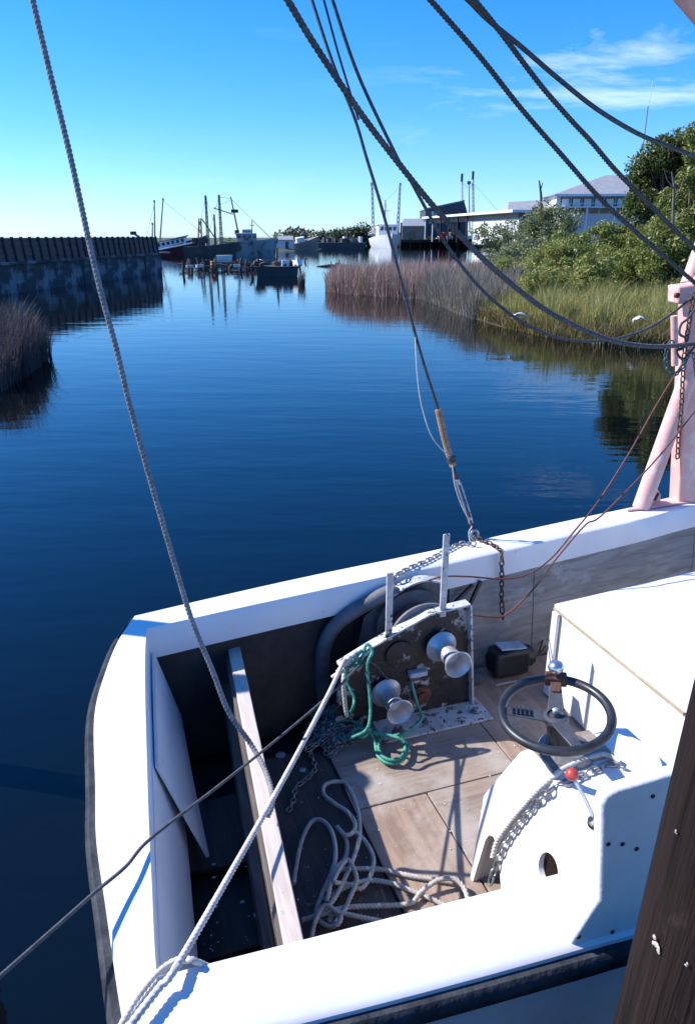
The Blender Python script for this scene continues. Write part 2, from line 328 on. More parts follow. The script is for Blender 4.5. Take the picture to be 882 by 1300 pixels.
SHORE = [(-0.8, 38.6), (0.6, 37.0), (2.0, 35.6), (3.5, 34.6), (3.9, 31.0), (4.1, 28.0), (4.4, 26.0), (5.0, 23.2), (5.7, 21.2), (6.6, 20.0), (7.5, 19.5), (9.0, 19.2), (12.0, 18.6), (18.0, 17.5), (30.0, 15.0), (70.0, 8.0)]
BACK = [(160.0, 30.0), (220, 150), (160, 232), (95, 232), (46, 214), (38, 150), (26, 95), (16.5, 72), (10.5, 57), (6, 49), (2.5, 44.5), (-0.4, 42.4), (-1.3, 40.6)]
LAND = SHORE + BACK
def inside(poly, X, Y):
    r = np.zeros(len(X), bool); n = len(poly); j = n - 1
    for i in range(n):
        xi, yi = poly[i]; xj, yj = poly[j]
        c = ((yi > Y) != (yj > Y)) & (X < (xj - xi) * (Y - yi) / (yj - yi + 1e-12) + xi); r ^= c; j = i
    return r
def edge_dist(poly, X, Y):
    d = np.full(len(X), 1e9); n = len(poly)
    for i in range(n):
        ax, ay = poly[i]; bx, by = poly[(i + 1) % n]; dx, dy = bx - ax, by - ay
        t = np.clip(((X - ax) * dx + (Y - ay) * dy) / (dx * dx + dy * dy), 0, 1)
        d = np.minimum(d, np.hypot(X - ax - t * dx, Y - ay - t * dy))
    return d
def ground_z(X, Y, poly=LAND):
    """height of the marsh: mud lip at the water, low flat, rising slowly inland to the right"""
    X = np.atleast_1d(np.asarray(X, float)); Y = np.atleast_1d(np.asarray(Y, float))
    d = np.where(inside(poly, X, Y), 1, -1) * edge_dist(poly, X, Y)
    z = np.where(d < 0, 0.25 * d, np.where(d < 0.6, 0.3 * d, 0.18 + 0.02 * (d - 0.6)))
    z = np.minimum(z, 1.4) + 0.05 * np.sin(X * 1.7 + Y) * np.clip(d, 0, 1)
    return np.maximum(z, -0.8)
def land_mesh(name, poly, m, nx=110, ny=150, xr=None, yr=None, pw=1.8, zf=ground_z):
    xs = xr[0] + (xr[1] - xr[0]) * np.linspace(0, 1, nx) ** pw; ys = yr[0] + (yr[1] - yr[0]) * np.linspace(0, 1, ny) ** pw
    X, Y = np.meshgrid(xs, ys); Z = zf(X.ravel(), Y.ravel(), poly)
    V = np.stack([X.ravel(), Y.ravel(), Z], 1); i = np.arange(nx * ny).reshape(ny, nx)
    Fq = np.stack([i[:-1, :-1], i[:-1, 1:], i[1:, 1:], i[1:, :-1]], -1).reshape(-1, 4)
    return raw_mesh(name, V, Fq, m, kind='structure')
land_mesh('marsh_ground', LAND, M['mud'], xr=(-4, 230), yr=(6, 240))
LEFT = [(-6.5, 13.4), (-6.75, 15.5), (-7.2, 17.6), (-8.0, 18.6), (-9.5, 19.2), (-14.0, 19.6), (-17.8, 19.0), (-18.5, 12.0), (-9.0, 12.4)]
def left_z(X, Y, poly):
    d = np.where(inside(poly, X, Y), 1, -1) * edge_dist(poly, X, Y); return np.clip(d * 0.3, -0.6, 0.16)
land_mesh('mud_bank', LEFT, M['mud'], 60, 40, (-19.2, -5.8), (11.5, 20.2), 1.0, left_z)
M['far_ground'] = mat('far_shore_ground', (0.09, 0.085, 0.06), (0.05, 0.06, 0.03), rough=0.9, scale=0.2)
FAR = [(-70, 140), (-30, 118), (-18, 122), (-12, 140), (-7.5, 152), (-4, 170), (2, 205), (6, 232), (60, 234), (180, 240), (400, 300), (400, 900), (-500, 900), (-500, 140)]
def far_z(X, Y, poly):
    d = np.where(inside(poly, X, Y), 1, -1) * edge_dist(poly, X, Y); return np.where(d < 0, np.maximum(0.3 * d, -1), np.minimum(0.12 * d, 0.9))
land_mesh('far_shore', FAR, M['far_ground'], 200, 120, (-300, 300), (100, 700), 1.0, far_z)

# ================================================================== THE WORKBOAT (all in boat coordinates: u to the bow, v to the far side, z up)
boat = empty('workboat', BO, BA, 'white open workboat with winch, wheel console and dark cockpit in the foreground', 'boat')
far_out = [(0.04, 1.903), (0.5, 1.985), (0.95, 2.055), (1.37, 2.105), (1.77, 2.155), (2.12, 2.21), (2.74, 2.30), (3.23, 2.36), (3.85, 2.40), (4.6, 2.41), (5.4, 2.28), (6.2, 1.95), (6.9, 1.45), (7.35, 0.92)]
far_in = [(0.088, 1.745), (0.5, 1.80), (0.925, 1.852), (1.32, 1.90), (1.715, 1.945), (2.09, 1.998), (2.725, 2.09), (3.2, 2.15), (3.675, 2.205), (4.5, 2.22), (5.3, 2.09), (6.1, 1.76), (6.75, 1.3), (7.15, 0.91)]
near_out = [(-0.095, -0.19), (0.27, -0.224), (0.6, -0.250), (0.95, -0.272), (1.16, -0.284), (1.8, -0.34), (2.7, -0.45), (3.8, -0.53), (4.6, -0.54), (5.4, -0.42), (6.2, -0.1), (6.9, 0.40), (7.35, 0.92)]
near_in = [(-0.028, 0.0), (0.30, -0.018), (0.6, -0.033), (0.95, -0.05), (1.16, -0.06), (1.75, -0.12), (2.65, -0.24), (3.7, -0.32), (4.5, -0.34), (5.3, -0.22), (6.1, 0.09), (6.75, 0.55), (7.15, 0.91)]
tr_out = [(-0.095, -0.19), (-0.118, -0.07), (-0.143, 0.25), (-0.162, 0.51), (-0.160, 0.74), (-0.154, 1.17), (-0.10, 1.48), (-0.037, 1.72), (0.04, 1.903)]
tr_in = [(-0.028, 0.0), (-0.024, 0.1), (-0.012, 0.3), (-0.003, 0.46), (0.012, 0.70), (0.042, 1.15), (0.06, 1.42), (0.075, 1.6), (0.088, 1.745)]
def resample(pts, n):
    q = spline([(a, b, 0) for a, b in pts], 0.02); L_ = [0]
    for i in range(1, len(q)): L_.append(L_[-1] + (q[i] - q[i - 1]).length)
    out = []; j = 0
    for k in range(n):
        t = L_[-1] * k / (n - 1)
        while j < len(L_) - 2 and L_[j + 1] < t: j += 1
        f = (t - L_[j]) / max(1e-9, L_[j + 1] - L_[j]); out.append(q[j].lerp(q[j + 1], f))
    return out
def sheer(u): return 0.0 if u < 3.0 else 0.035 * (u - 3.0) ** 2
def cap(outer, inner, z, zin, zout, name, n=48):
    o = resample(outer, n); i = resample(inner, n); m = MB(); vs = []
    for a, b in zip(o, i):
        s = sheer(a.x)
        vs += [(a.x, a.y, zout + s), (a.x, a.y, z + s - 0.012), (a.x * .94 + b.x * .06, a.y * .94 + b.y * .06, z + s), (b.x * .96 + a.x * .04, b.y * .96 + a.y * .04, z + s), (b.x, b.y, z + s - 0.008), (b.x, b.y, zin + s)]
    fs = [(k * 6 + j, k * 6 + (j + 1) % 6, (k + 1) * 6 + (j + 1) % 6, (k + 1) * 6 + j) for k in range(n - 1) for j in range(6)]
    fs += [tuple(range(5, -1, -1)), tuple(range((n - 1) * 6, n * 6))]
    m.add(vs, fs); return m.build(name, M['white'], boat, smooth=45)
cap(far_out, far_in, 1.0, 0.84, 0.90, 'gunwale')
cap(near_out, near_in, 1.0, 0.84, 0.90, 'gunwale')
cap(tr_out, tr_in, 0.998, 0.86, 0.90, 'transom_cap')
# hull skin
ring = [(p.x, p.y) for p in resample(tr_out, 20)[::-1]] + [(p.x, p.y) for p in resample(near_out, 40)[1:]]
ring = [(p.x, p.y) for p in resample(far_out, 40)[::-1]] + ring[1:]
hb = MB(); vs = []; lv = [(0.93, 0.012), (0.6, 0.03), (0.25, 0.08), (-0.35, 0.30)]
for z, ins in lv:
    for x, y in ring:
        cx, cy = 3.2, 0.88; d = Vector((cx - x, cy - y)); d.normalize(); s = sheer(x) if z > 0 else 0
        vs.append((x + d.x * ins, y + d.y * ins, z + s))
k = len(ring); fs = []
for a in range(len(lv) - 1): fs += [(a * k + i, (a + 1) * k + i, (a + 1) * k + (i + 1) % k, a * k + (i + 1) % k) for i in range(k)]
hb.add(vs, fs); hb.build('hull', M['hull'], boat, smooth=40)
# rub rail: one black band round stern and sides
rr = MB(); rp = [Vector((p.x, p.y, 0.945 + sheer(p.x))) for p in resample(far_out, 50)[::-1]] + [Vector((p.x, p.y, 0.945)) for p in resample(tr_out, 30)[::-1][1:]] + [Vector((p.x, p.y, 0.945 + sheer(p.x))) for p in resample(near_out, 60)[1:]]
m_ = len(rp); vs = []
for i, p in enumerate(rp):
    t = (rp[min(i + 1, m_ - 1)] - rp[max(i - 1, 0)]).normalized(); nrm = Vector((-t.y, t.x, 0)); 
    if nrm.dot(Vector((p.x - 3.2, p.y - 0.88, 0))) < 0: nrm = -nrm
    for a, b in ((-0.004, -0.026), (0.018, -0.03), (0.034, -0.016), (0.034, 0.018), (0.020, 0.032), (-0.004, 0.029)): vs.append(p + nrm * a + Vector((0, 0, b)))
rr.add(vs, [(i * 6 + j, (i + 1) * 6 + j, (i + 1) * 6 + (j + 1) % 6, i * 6 + (j + 1) % 6) for i in range(m_ - 1) for j in range(6)])
rr.build('rub_rail', M['black_rail'], boat, smooth=50)

# inner planking under the far gunwale: separate boards, plywood forward, aft ones coloured dark for the shade there
def wall_board(u0, u1, m, z0=0.22, z1=0.90, off=0.05, name='side_board'):
    us = np.linspace(u0, u1, 10); fi = resample(far_in, 120); b = MB(); vs = []
    for u in us:
        v = float(np.interp(u, [p.x for p in fi], [p.y for p in fi])) + off
        vs += [(u, v - 0.07, z0), (u, v, z1), (u, v + 0.015, z1), (u, v - 0.055, z0)]
    n = len(us); b.add(vs, [(i * 4 + j, (i + 1) * 4 + j, (i + 1) * 4 + (j + 1) % 4, i * 4 + (j + 1) % 4) for i in range(n - 1) for j in range(4)] + [(3, 2, 1, 0), tuple(range(n * 4 - 4, n * 4))])
    return b.build(name, m, boat, smooth=30)
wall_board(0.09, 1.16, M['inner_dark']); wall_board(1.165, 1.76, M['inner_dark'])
wall_board(1.765, 2.375, M['ply_grey']); wall_board(2.381, 3.75, M['ply_grey']); wall_board(3.756, 4.3, M['ply_grey'])
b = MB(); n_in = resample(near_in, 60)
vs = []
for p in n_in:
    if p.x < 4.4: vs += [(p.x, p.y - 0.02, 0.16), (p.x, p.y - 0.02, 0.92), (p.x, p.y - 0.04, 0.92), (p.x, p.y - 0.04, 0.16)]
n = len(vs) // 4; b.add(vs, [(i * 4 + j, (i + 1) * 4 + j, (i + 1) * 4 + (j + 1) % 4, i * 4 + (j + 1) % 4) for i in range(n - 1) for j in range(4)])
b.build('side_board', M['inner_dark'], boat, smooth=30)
# ribs showing on the far planking
for pa, pb in (((600, 742), (567, 775)), ((610, 737), (594, 772))):
    a, c = Lv(*pa, 1.965), Lv(*pb, 1.955); MB().beam(a, c, 0.02, 0.02).build('hull_rib', M['battery'], boat, smooth=30, bevel=0.003)
# forward bulkhead and foredeck
MB().box((4.34, 0.94, 0.66), (0.04, 2.5, 0.72)).build('bulkhead', M['white'], boat, bevel=0.004)
fd = [(p.x, p.y) for p in resample(far_in, 60) if p.x > 4.3]; nd = [(p.x, p.y) for p in resample(near_in, 60) if p.x > 4.3]
m = MB(); k = min(len(fd), len(nd)); fa = resample(fd, 24); na = resample(nd, 24)
m.add([(p.x, p.y, 0.955 + sheer(p.x)) for p in fa] + [(p.x, p.y, 0.955 + sheer(p.x)) for p in na], [(i, i + 24, i + 25, i + 1) for i in range(23)]); m.build('foredeck', M['white_rough'], boat)

# transom inner lining, leaning in towards the bottom, and a sprung loose board
def lin(v): return float(np.interp(v, [p[1] for p in tr_in], [p[0] for p in tr_in]))
m = MB(); vs = []
for v in np.linspace(0.02, 1.74, 14): vs += [(lin(v) + 0.004, v, 0.88), (lin(v) + 0.10, v, 0.50), (lin(v) + 0.08, v, 0.50), (lin(v) - 0.014, v, 0.88)]
n = 14; m.add(vs, [(i * 4 + j, (i + 1) * 4 + j, (i + 1) * 4 + (j + 1) % 4, i * 4 + (j + 1) % 4) for i in range(n - 1) for j in range(4)] + [(3, 2, 1, 0), tuple(range(n * 4 - 4, n * 4))])
m.build('transom_lining', M['white'], boat, smooth=40)
q = [Vector((lin(1.735) + 0.010, 1.735, 0.875)), Vector((lin(0.93) + 0.012, 0.93, 0.875)), Vector((lin(0.86) + 0.165, 0.86, 0.46)), Vector((lin(1.3) + 0.135, 1.3, 0.47)), Vector((lin(1.735) + 0.105, 1.735, 0.50))]
m = MB(); m.prism(q, (0.012, -0.001, 0.004)); m.build('loose_board', M['white'], boat, smooth=0)
# bilge sole of the after compartment
m = MB(); m.box((0.9, 0.86, 0.13), (1.75, 2.1, 0.03)); m.build('bilge_sole', M['bilge'], boat, smooth=0)
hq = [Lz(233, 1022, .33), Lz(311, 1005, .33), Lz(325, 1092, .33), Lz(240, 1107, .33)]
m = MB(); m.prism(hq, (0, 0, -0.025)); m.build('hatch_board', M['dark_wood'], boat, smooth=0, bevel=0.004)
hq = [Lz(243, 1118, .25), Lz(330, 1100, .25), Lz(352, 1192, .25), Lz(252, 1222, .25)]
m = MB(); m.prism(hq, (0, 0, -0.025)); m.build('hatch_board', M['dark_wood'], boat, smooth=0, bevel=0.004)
# cross plank on its partition
pa, pb = Vector((0.500, 1.86, 0.755)), Vector((0.345, 0.0, 0.722))
MB().beam(pa, pb, 0.060, 0.026).build('cross_plank', M['plank'], boat, smooth=30, bevel=0.004)
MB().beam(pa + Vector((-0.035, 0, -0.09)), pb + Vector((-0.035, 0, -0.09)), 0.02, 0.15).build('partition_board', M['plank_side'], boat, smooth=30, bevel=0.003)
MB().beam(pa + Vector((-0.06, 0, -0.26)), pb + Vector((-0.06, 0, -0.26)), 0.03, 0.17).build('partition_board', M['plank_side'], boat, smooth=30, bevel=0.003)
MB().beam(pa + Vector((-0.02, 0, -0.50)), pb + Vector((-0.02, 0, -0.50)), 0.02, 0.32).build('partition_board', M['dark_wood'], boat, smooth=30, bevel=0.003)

# plywood floor: separate sheets with open seams
def sheet(u0, u1, v0, v1, m, dz=0.0, skew=0.0):
    MB().prism([(u0, v0, 0.30 + dz), (u1, v0, 0.30 + dz), (u1 + skew, v1, 0.30 + dz), (u0 + skew, v1, 0.30 + dz)], (0, 0, -0.022)).build('floor_panel', m, boat, smooth=0, bevel=0.003)
sheet(0.40, 0.868, -0.08, 1.55, M['dark_wood'], -0.012)  # aft sheet: shadow of transom and plank put into its dark colour
sheet(0.874, 1.213, -0.06, 1.064, M['floor'])
sheet(1.221, 2.02, -0.12, 1.066, M['floor_b'], 0.002)
sheet(0.874, 1.697, 1.073, 1.86, M['floor_b'], 0.001)
sheet(1.705, 2.60, 1.075, 1.92, M['floor'], -0.002)
sheet(2.028, 4.32, -0.30, 1.067, M['floor'], 0.001)
sheet(2.608, 4.32, 1.075, 2.12, M['floor_b'])

# engine box
bx = empty('engine_box', (0, 0, 0)); bx.parent = boat
A, B_, C_ = Vector((2.188, 1.572, 0)), Vector((3.60, 1.685, 0)), Vector((2.169, 0.60, 0)); Dd = Vector((3.55, 0.60, 0))
foot = [A, B_, Dd, C_]
MB().prism([p + Vector((0, 0, 0.305)) for p in foot], (0, 0, 0.525)).build('side_wall', M['white_rough'], bx, smooth=0, bevel=0.006)
cen = (A + B_ + C_ + Dd) / 4
MB().prism([p + (p - cen).normalized() * 0.012 + Vector((0, 0, 0.834)) for p in foot], (0, 0, 0.022)).build('lid', M['white'], bx, smooth=0, bevel=0.006)
MB().beam(A + Vector((-0.013, 0.0, 0.8325)), C_ + Vector((-0.013, 0.0, 0.8325)), 0.010, 0.012).build('seam_strip', M['caulk'], bx, smooth=0)
MB().box((2.172, 1.545, 0.565), (0.02, 0.05, 0.51)).build('corner_batten', M['white'], bx, smooth=0, bevel=0.004)

# steering console: hollow, boards with a round hole and an arched foot cut-out
con = empty('steering_console', (0, 0, 0)); con.parent = boat
def cf(v, z): return (1.18 + (z - 0.3) * 0.22, v, z)
hole = [(0.215 + 0.052 * math.cos(2 * math.pi * i / 28), 0.675 + 0.055 * math.sin(2 * math.pi * i / 28)) for i in range(28)]
outer = [(0.30, 0.302), (0.395, 0.42), (0.455, 0.50), (0.49, 0.535), (0.52, 0.545), (0.545, 0.53), (0.555, 0.50), (0.553, 0.302), (0.575, 0.302), (0.632, 0.60), (0.640, 0.63), (0.628, 0.665), (0.52, 0.915), (0.50, 0.94), (0.47, 0.95), (-0.07, 0.95), (-0.07, 0.302)]
plate(outer, [hole], cf, (0.020, 0, 0)).build('aft_panel', M['white'], con, smooth=30)
def strip(pts, u1, m, name, th):       # board running forward from the aft panel along a (v,z) polyline
    mb = MB()
    for (v0, z0), (v1, z1) in zip(pts[:-1], pts[1:]):
        a, c = Vector(cf(v0, z0)), Vector(cf(v1, z1)); e = Vector(th)
        a.x += 0.021; c.x += 0.021
        mb.prism([a, c, Vector((u1, v1, z1)), Vector((u1, v0, z0))], e)
    mb.build(name, m, con, smooth=30)
strip([(0.575, 0.302), (0.632, 0.60), (0.640, 0.63), (0.628, 0.665), (0.52, 0.915)], 1.75, M['white'], 'side_panel', (0, -0.018, -0.004))
strip([(0.518, 0.918), (0.50, 0.94), (0.47, 0.95), (-0.07, 0.95)], 1.75, M['white'], 'top_panel', (0, -0.002, -0.018))
MB().box((1.74, 0.24, 0.60), (0.018, 0.62, 0.58)).build('fore_panel', M['white'], con, smooth=0)
MB().box((1.45, 0.20, 0.5), (0.018, 0.5, 0.39)).build('inner_baffle', M['floor_b'], con, smooth=0)
ldr = MB().tube([(1.335, 0.10, 0.95), (1.325, 0.16, 1.01), (1.315, 0.215, 1.05)], 0.006, 8).build('throttle_lever', M['alu'], con, smooth=60)
MB().sphere((1.314, 0.222, 1.057), 0.021).build('lever_knob', M['red'], con, smooth=60)
MB().lathe([(0.03, 0), (0.03, 0.012), (0.018, 0.02), (0.01, 0.03)], (1.335, 0.10, 0.951), (0, 0, 1), 20).build('lever_boot', M['battery'], con)
MB().lathe([(0.026, 0), (0.026, 0.006), (0.018, 0.009)], (1.52, 0.13, 0.951), (0, 0, 1), 20).build('deck_plug', M['battery'], con)
# wheel
wc = Vector((1.398, 0.449, 1.12)); wax = Vector((-0.13, -0.05, 1)).normalized(); wx = wax.cross(Vector((0, 1, 0))).normalized(); wy = wax.cross(wx)
wh = empty('steering_wheel', (0, 0, 0)); wh.parent = boat
MB().torus(wc, 0.187, 0.0165, wax, 72, 14).build('rim', M['wheel'], wh, smooth=80)
def wp(px, py):            # point on the wheel plane under a photo pixel
    o = toL(Vector((0, 0, CH))); d = toL(Vector((0, 0, CH)) + ray(px, py)) - o
    return o + d * ((wc - o).dot(wax) / d.dot(wax))
for i, (pq, ribs) in enumerate((((648, 903), 1), ((705, 868), 0), ((733, 950), 0))):
    e = wp(*pq); d = (e - wc).normalized(); e = wc + d * 0.180; sd = wax.cross(d)
    h0 = wc - wax * 0.022
    MB().prism([h0 + sd * 0.030 + d * 0.02, h0 - sd * 0.030 + d * 0.02, e - sd * 0.017, e + sd * 0.017], wax * 0.007).build('spoke', M['spoke'], wh, smooth=30, bevel=0.002)
    if ribs:
        for t in (0.09, 0.105, 0.12, 0.135, 0.15):
            pc = h0.lerp(e, t / 0.18) + wax * 0.012; MB().beam(pc - sd * 0.018, pc + sd * 0.018, 0.007, 0.006, wax).build('spoke_rib', M['wheel'], wh, smooth=30, bevel=0.002)
MB().lathe([(0.043, -0.03), (0.043, -0.012), (0.030, -0.008), (0.030, -0.014), (0.012, -0.014), (0.012, 0.006), (0.008, 0.010)], wc, wax, 28).build('hub', M['spoke'], wh)
MB().lathe([(0.012, 0.0), (0.012, 0.012), (0.006, 0.016)], wc + wax * 0.004, wax, 6).build('hub_nut', M['galv'], wh)
kd = (wp(705, 868) - wc).normalized(); kp = wc + kd * 0.187
MB().lathe([(0.010, 0.005), (0.011, 0.03), (0.026, 0.042), (0.030, 0.055), (0.025, 0.070), (0.012, 0.078), (0.001, 0.080)], kp, wax, 24).build('spinner_knob', M['chrome'], wh, smooth=60)
MB().beam(kp - wax.cross(kd) * 0.04, kp + wax.cross(kd) * 0.04, 0.045, 0.04, wax).build('knob_clamp', M['rust'], wh, bevel=0.006)
MB().prism([kp - kd * 0.02 + wax.cross(kd) * 0.02, kp - kd * 0.02 - wax.cross(kd) * 0.02, kp - kd * 0.075 - wax.cross(kd) * 0.014, kp - kd * 0.075 + wax.cross(kd) * 0.014], wax * 0.004).build('knob_bracket', M['rust'], wh, smooth=0)
MB().tube([(1.45, 0.44, 0.94), wc - wax * 0.025], [0.055, 0.035], 20).build('steering_column', M['battery'], wh)
MB().lathe([(0.10, 0), (0.10, 0.012), (0.075, 0.03)], (1.45, 0.435, 0.951), (0, 0, 1), 28).build('column_flange', M['steel_grey'], wh)
MB().box((1.47, 0.43, 0.9535), (0.26, 0.15, 0.012)).build('mounting_board', M['floor_b'], wh, smooth=0, bevel=0.003)

# coaming board standing on the near gunwale
cb = [(0.972, 0.985), (1.046, 1.13), (1.035, 1.24), (1.010, 1.44), (1.016, 1.465), (1.040, 1.476), (1.30, 1.50), (1.75, 1.54), (1.75, 0.985)]
cbo = plate(cb, [], lambda u, z: (u, -0.262 - 0.06 * (u - 0.97), z), (-0.002, 0.034, 0)).build('coaming_board', M['white_rough'], boat, smooth=30, bevel=0.008)
for pq in ((826, 1009), (772, 1072), (789, 1071), (806, 1076), (827, 1089), (735, 1191), (776, 1182)):
    s_ = Lv(*pq, -0.268); MB().lathe([(0.006, 0), (0.006, 0.003), (0.003, 0.004)], (s_.x, -0.262 - 0.06 * (s_.x - 0.97) + 0.0005, s_.z), (0, -1, 0), 10).build('screw', M['screw'], cbo)

# ---------------- winch
wi = empty('winch', (0, 0, 0)); wi.parent = boat
pv = 1.62
prof = [(1.725, 0.302), (1.672, 0.915), (1.455, 0.897), (1.127, 0.76), (0.985, 0.69), (0.95, 0.302)]
plate(prof, [], lambda u, z: (u, pv, z), (0, 0.016, 0)).build('side_plate', M['steel_worn'], wi, smooth=0)
tp = [(1.680, 0.922), (1.455, 0.905), (1.30, 0.842), (1.127, 0.768), (0.975, 0.695)]
m = MB()
for (a, za), (c, zc) in zip(tp[:-1], tp[1:]): m.prism([(a, pv - 0.03, za), (c, pv - 0.03, zc), (c, pv + 0.03, zc), (a, pv + 0.03, za)], (0, 0, 0.010))
m.build('top_flange', M['steel_edge'], wi, smooth=30)
m = MB(); m.prism([(1.728, pv - 0.035, 0.302), (1.728, pv + 0.02, 0.302), (1.675, pv + 0.02, 0.925), (1.675, pv - 0.035, 0.925)], (0.012, 0, 0)); m.build('end_flange', M['steel_edge'], wi, smooth=0)
MB().box((1.47, 1.545, 0.309), (0.62, 0.20, 0.012)).build('foot_flange', M['steel_edge'], wi, smooth=0, bevel=0.003)
for u_, v_ in ((1.24, 1.50), (1.27, 1.50), (1.42, 1.52), (1.70, 1.52)): MB().lathe([(0.016, 0), (0.016, 0.014), (0.009, 0.014), (0.009, 0.03)], (u_, v_, 0.315), (0, 0, 1), 6).build('bolt', M['steel_grey'], wi)
plate([(1.70, 0.302), (1.66, 0.90), (1.615, 0.955), (1.53, 0.975), (1.44, 0.965), (1.36, 0.93), (1.20, 0.80), (1.1, 0.302)], [], lambda u, z: (u, 1.862, z), (0, 0.012, 0)).build('side_plate', M['steel_grey'], wi, smooth=0)
m = MB(); bp_ = spline([(1.345, 0, 0.925), (1.44, 0, 0.968), (1.53, 0, 0.98), (1.625, 0, 0.955)], 0.03)
for a, c in zip(bp_[:-1], bp_[1:]): m.prism([(a.x, 1.81, a.z), (c.x, 1.81, c.z), (c.x, 1.88, c.z), (a.x, 1.88, a.z)], (0, 0, 0.01))
m.build('top_flange', M['steel_edge'], wi, smooth=60)
# drum with rusty wire
dc = Vector((1.46, 1.74, 0.735))
MB().lathe([(0.205, -0.09), (0.205, -0.075), (0.10, -0.073), (0.10, 0.073), (0.205, 0.075), (0.205, 0.09)], dc, (0, 1, 0), 48).build('drum', M['steel_grey'], wi)
m = MB()
for k in range(9): m.torus(dc + Vector((0, -0.06 + k * 0.015, 0)), 0.125 + 0.01 * math.sin(k * 2.1), 0.008, (0.04 * math.sin(k), 1, 0.05 * math.cos(k * 1.7)), 36, 6)
m.build('drum_wire', M['cable_red'], wi, smooth=80)
for (u_, z0, z1) in ((1.236, 0.80, 1.172), (1.530, 0.88, 1.335)):
    MB().box((u_, 1.606, (z0 + z1) / 2), (0.034, 0.012, z1 - z0)).build('guide_post', M['steel_edge'], wi, smooth=0, bevel=0.002)
pipe = [(0.965, 1.87, 0.31), (0.960, 1.86, 0.50), (0.970, 1.85, 0.66), (1.015, 1.85, 0.765), (1.10, 1.85, 0.835), (1.25, 1.85, 0.905), (1.37, 1.85, 0.945)]
MB().tube(spline(pipe, 0.03), 0.040, 16).build('frame_tube', M['steel_grey'], wi, smooth=80)
def gypsy(u_, z_, s=1.0):
    pr = [(0.030, 0.0), (0.030, 0.02), (0.083, 0.025), (0.086, 0.032), (0.080, 0.040), (0.060, 0.055), (0.050, 0.080), (0.047, 0.11), (0.047, 0.14), (0.051, 0.17), (0.060, 0.195), (0.071, 0.208), (0.073, 0.214), (0.069, 0.217), (0.058, 0.200), (0.048, 0.180), (0.042, 0.155), (0.040, 0.135), (0.001, 0.134)]
    MB().lathe([(r * s, h * s) for r, h in pr], (u_, pv - 0.001, z_), (0.02, -1, 0.0), 40).build('capstan_head', M['alu'], wi, smooth=50)
gypsy(1.523, 0.715); gypsy(1.222, 0.500, 0.95)
MB().box((1.40, 1.60, 0.575), (0.10, 0.045, 0.03)).build('brake_shoe', M['foil'], wi, smooth=0, bevel=0.008)
MB().box((1.385, 1.605, 0.525), (0.05, 0.03, 0.02)).build('brake_pin', M['galv'], wi, smooth=0, bevel=0.005)
m = MB(); m.lathe([(0.055, 0), (0.055, 0.02), (0.03, 0.03), (0.03, 0.04)], (1.43, pv - 0.001, 0.43), (0, -1, 0), 24); m.build('bearing_cap', M['rust'], wi)
m = MB(); m.lathe([(0.075, 0), (0.075, 0.012), (0.05, 0.016)], (1.30, pv - 0.001, 0.70), (0, -1, 0), 24); m.build('bearing_cap', M['steel_worn'], wi)
# rope snub bars at the after end
MB().tube([(0.99, 1.57, 0.62), (1.02, 1.56, 0.74)], 0.014, 10).build('cleat_horn', M['steel_edge'], wi, smooth=60)
MB().tube([(0.93, 1.58, 0.66), (1.12, 1.55, 0.80)], 0.012, 10).build('cleat_horn', M['steel_edge'], wi, smooth=60)

# ---------------- pink gallows leg on the far gunwale
ga = empty('gallows_frame', (0, 0, 0)); ga.parent = boat
def G(px, py, Y): return toL(D(px, py, Y))
base0 = Lz(853, 640, 1.0 + sheer(3.5))
ytop = 4.66
pb_, pt_ = G(869, 641, 4.70), G(884, 375, 4.66); pb_.z = 1.005
MB().beam(pb_, pt_, 0.165, 0.165, (ca, -sa, 0)).build('post', M['pink'], ga, smooth=30, bevel=0.012)
MB().beam(G(853, 374, 4.60), G(905, 367, 4.60), 0.16, 0.105).build('head_plate', M['pink'], ga, smooth=30, bevel=0.012)
MB().lathe([(0.016, -0.004), (0.016, 0.012), (0.010, 0.016)], G(858, 375, 4.515), (0.0, -1, 0), 16).build('head_pin', M['rust'], ga)
bb = G(813, 645, 4.56); bb.z = 1.008
MB().tube([bb, G(876, 470, 4.64)], 0.056, 24).build('brace_tube', M['pink'], ga, smooth=60)
MB().tube([G(872, 362, 4.72), G(965, 102, 5.3)], 0.045, 20).build('upper_tube', M['pink'], ga, smooth=60)
MB().tube([G(880, 366, 4.60), G(1010, 190, 4.4)], 0.04, 20).build('upper_tube', M['pink'], ga, smooth=60)
MB().tube([G(855, 401, 4.60), G(856, 464, 4.60)], 0.021, 16).build('stub_tube', M['pink'], ga, smooth=60)
gp = [Lz(795, 650, 1.004), Lz(806, 643, 1.004), Lz(884, 629, 1.01), Lz(895, 639, 1.01)]
MB().prism([(p.x, p.y, 1.003 + sheer(p.x)) for p in gp], (0, 0, 0.012)).build('base_plate', M['pink'], ga, smooth=0, bevel=0.003)
lug = Lz(830, 641, 1.01)
lp = [(lug.x - 0.045, lug.z), (lug.x - 0.042, lug.z + 0.06), (lug.x - 0.02, lug.z + 0.095), (lug.x + 0.015, lug.z + 0.10), (lug.x + 0.04, lug.z + 0.07), (lug.x + 0.05, lug.z)]
plate(lp, [[(lug.x - 0.005 + 0.013 * math.cos(i * math.pi / 6), lug.z + 0.062 + 0.013 * math.sin(i * math.pi / 6)) for i in range(12)]], lambda u, z: (u, lug.y, z), (0, 0.03, 0)).build('lug', M['pink'], ga, smooth=30, bevel=0.003)
MB().tube([(lug.x - 0.03, lug.y - 0.03, lug.z + 0.045), (lug.x - 0.02, lug.y - 0.03, lug.z + 0.075), (lug.x + 0.0, lug.y - 0.02, lug.z + 0.085)], 0.009, 8).build('shackle', M['rust'], ga, smooth=60)
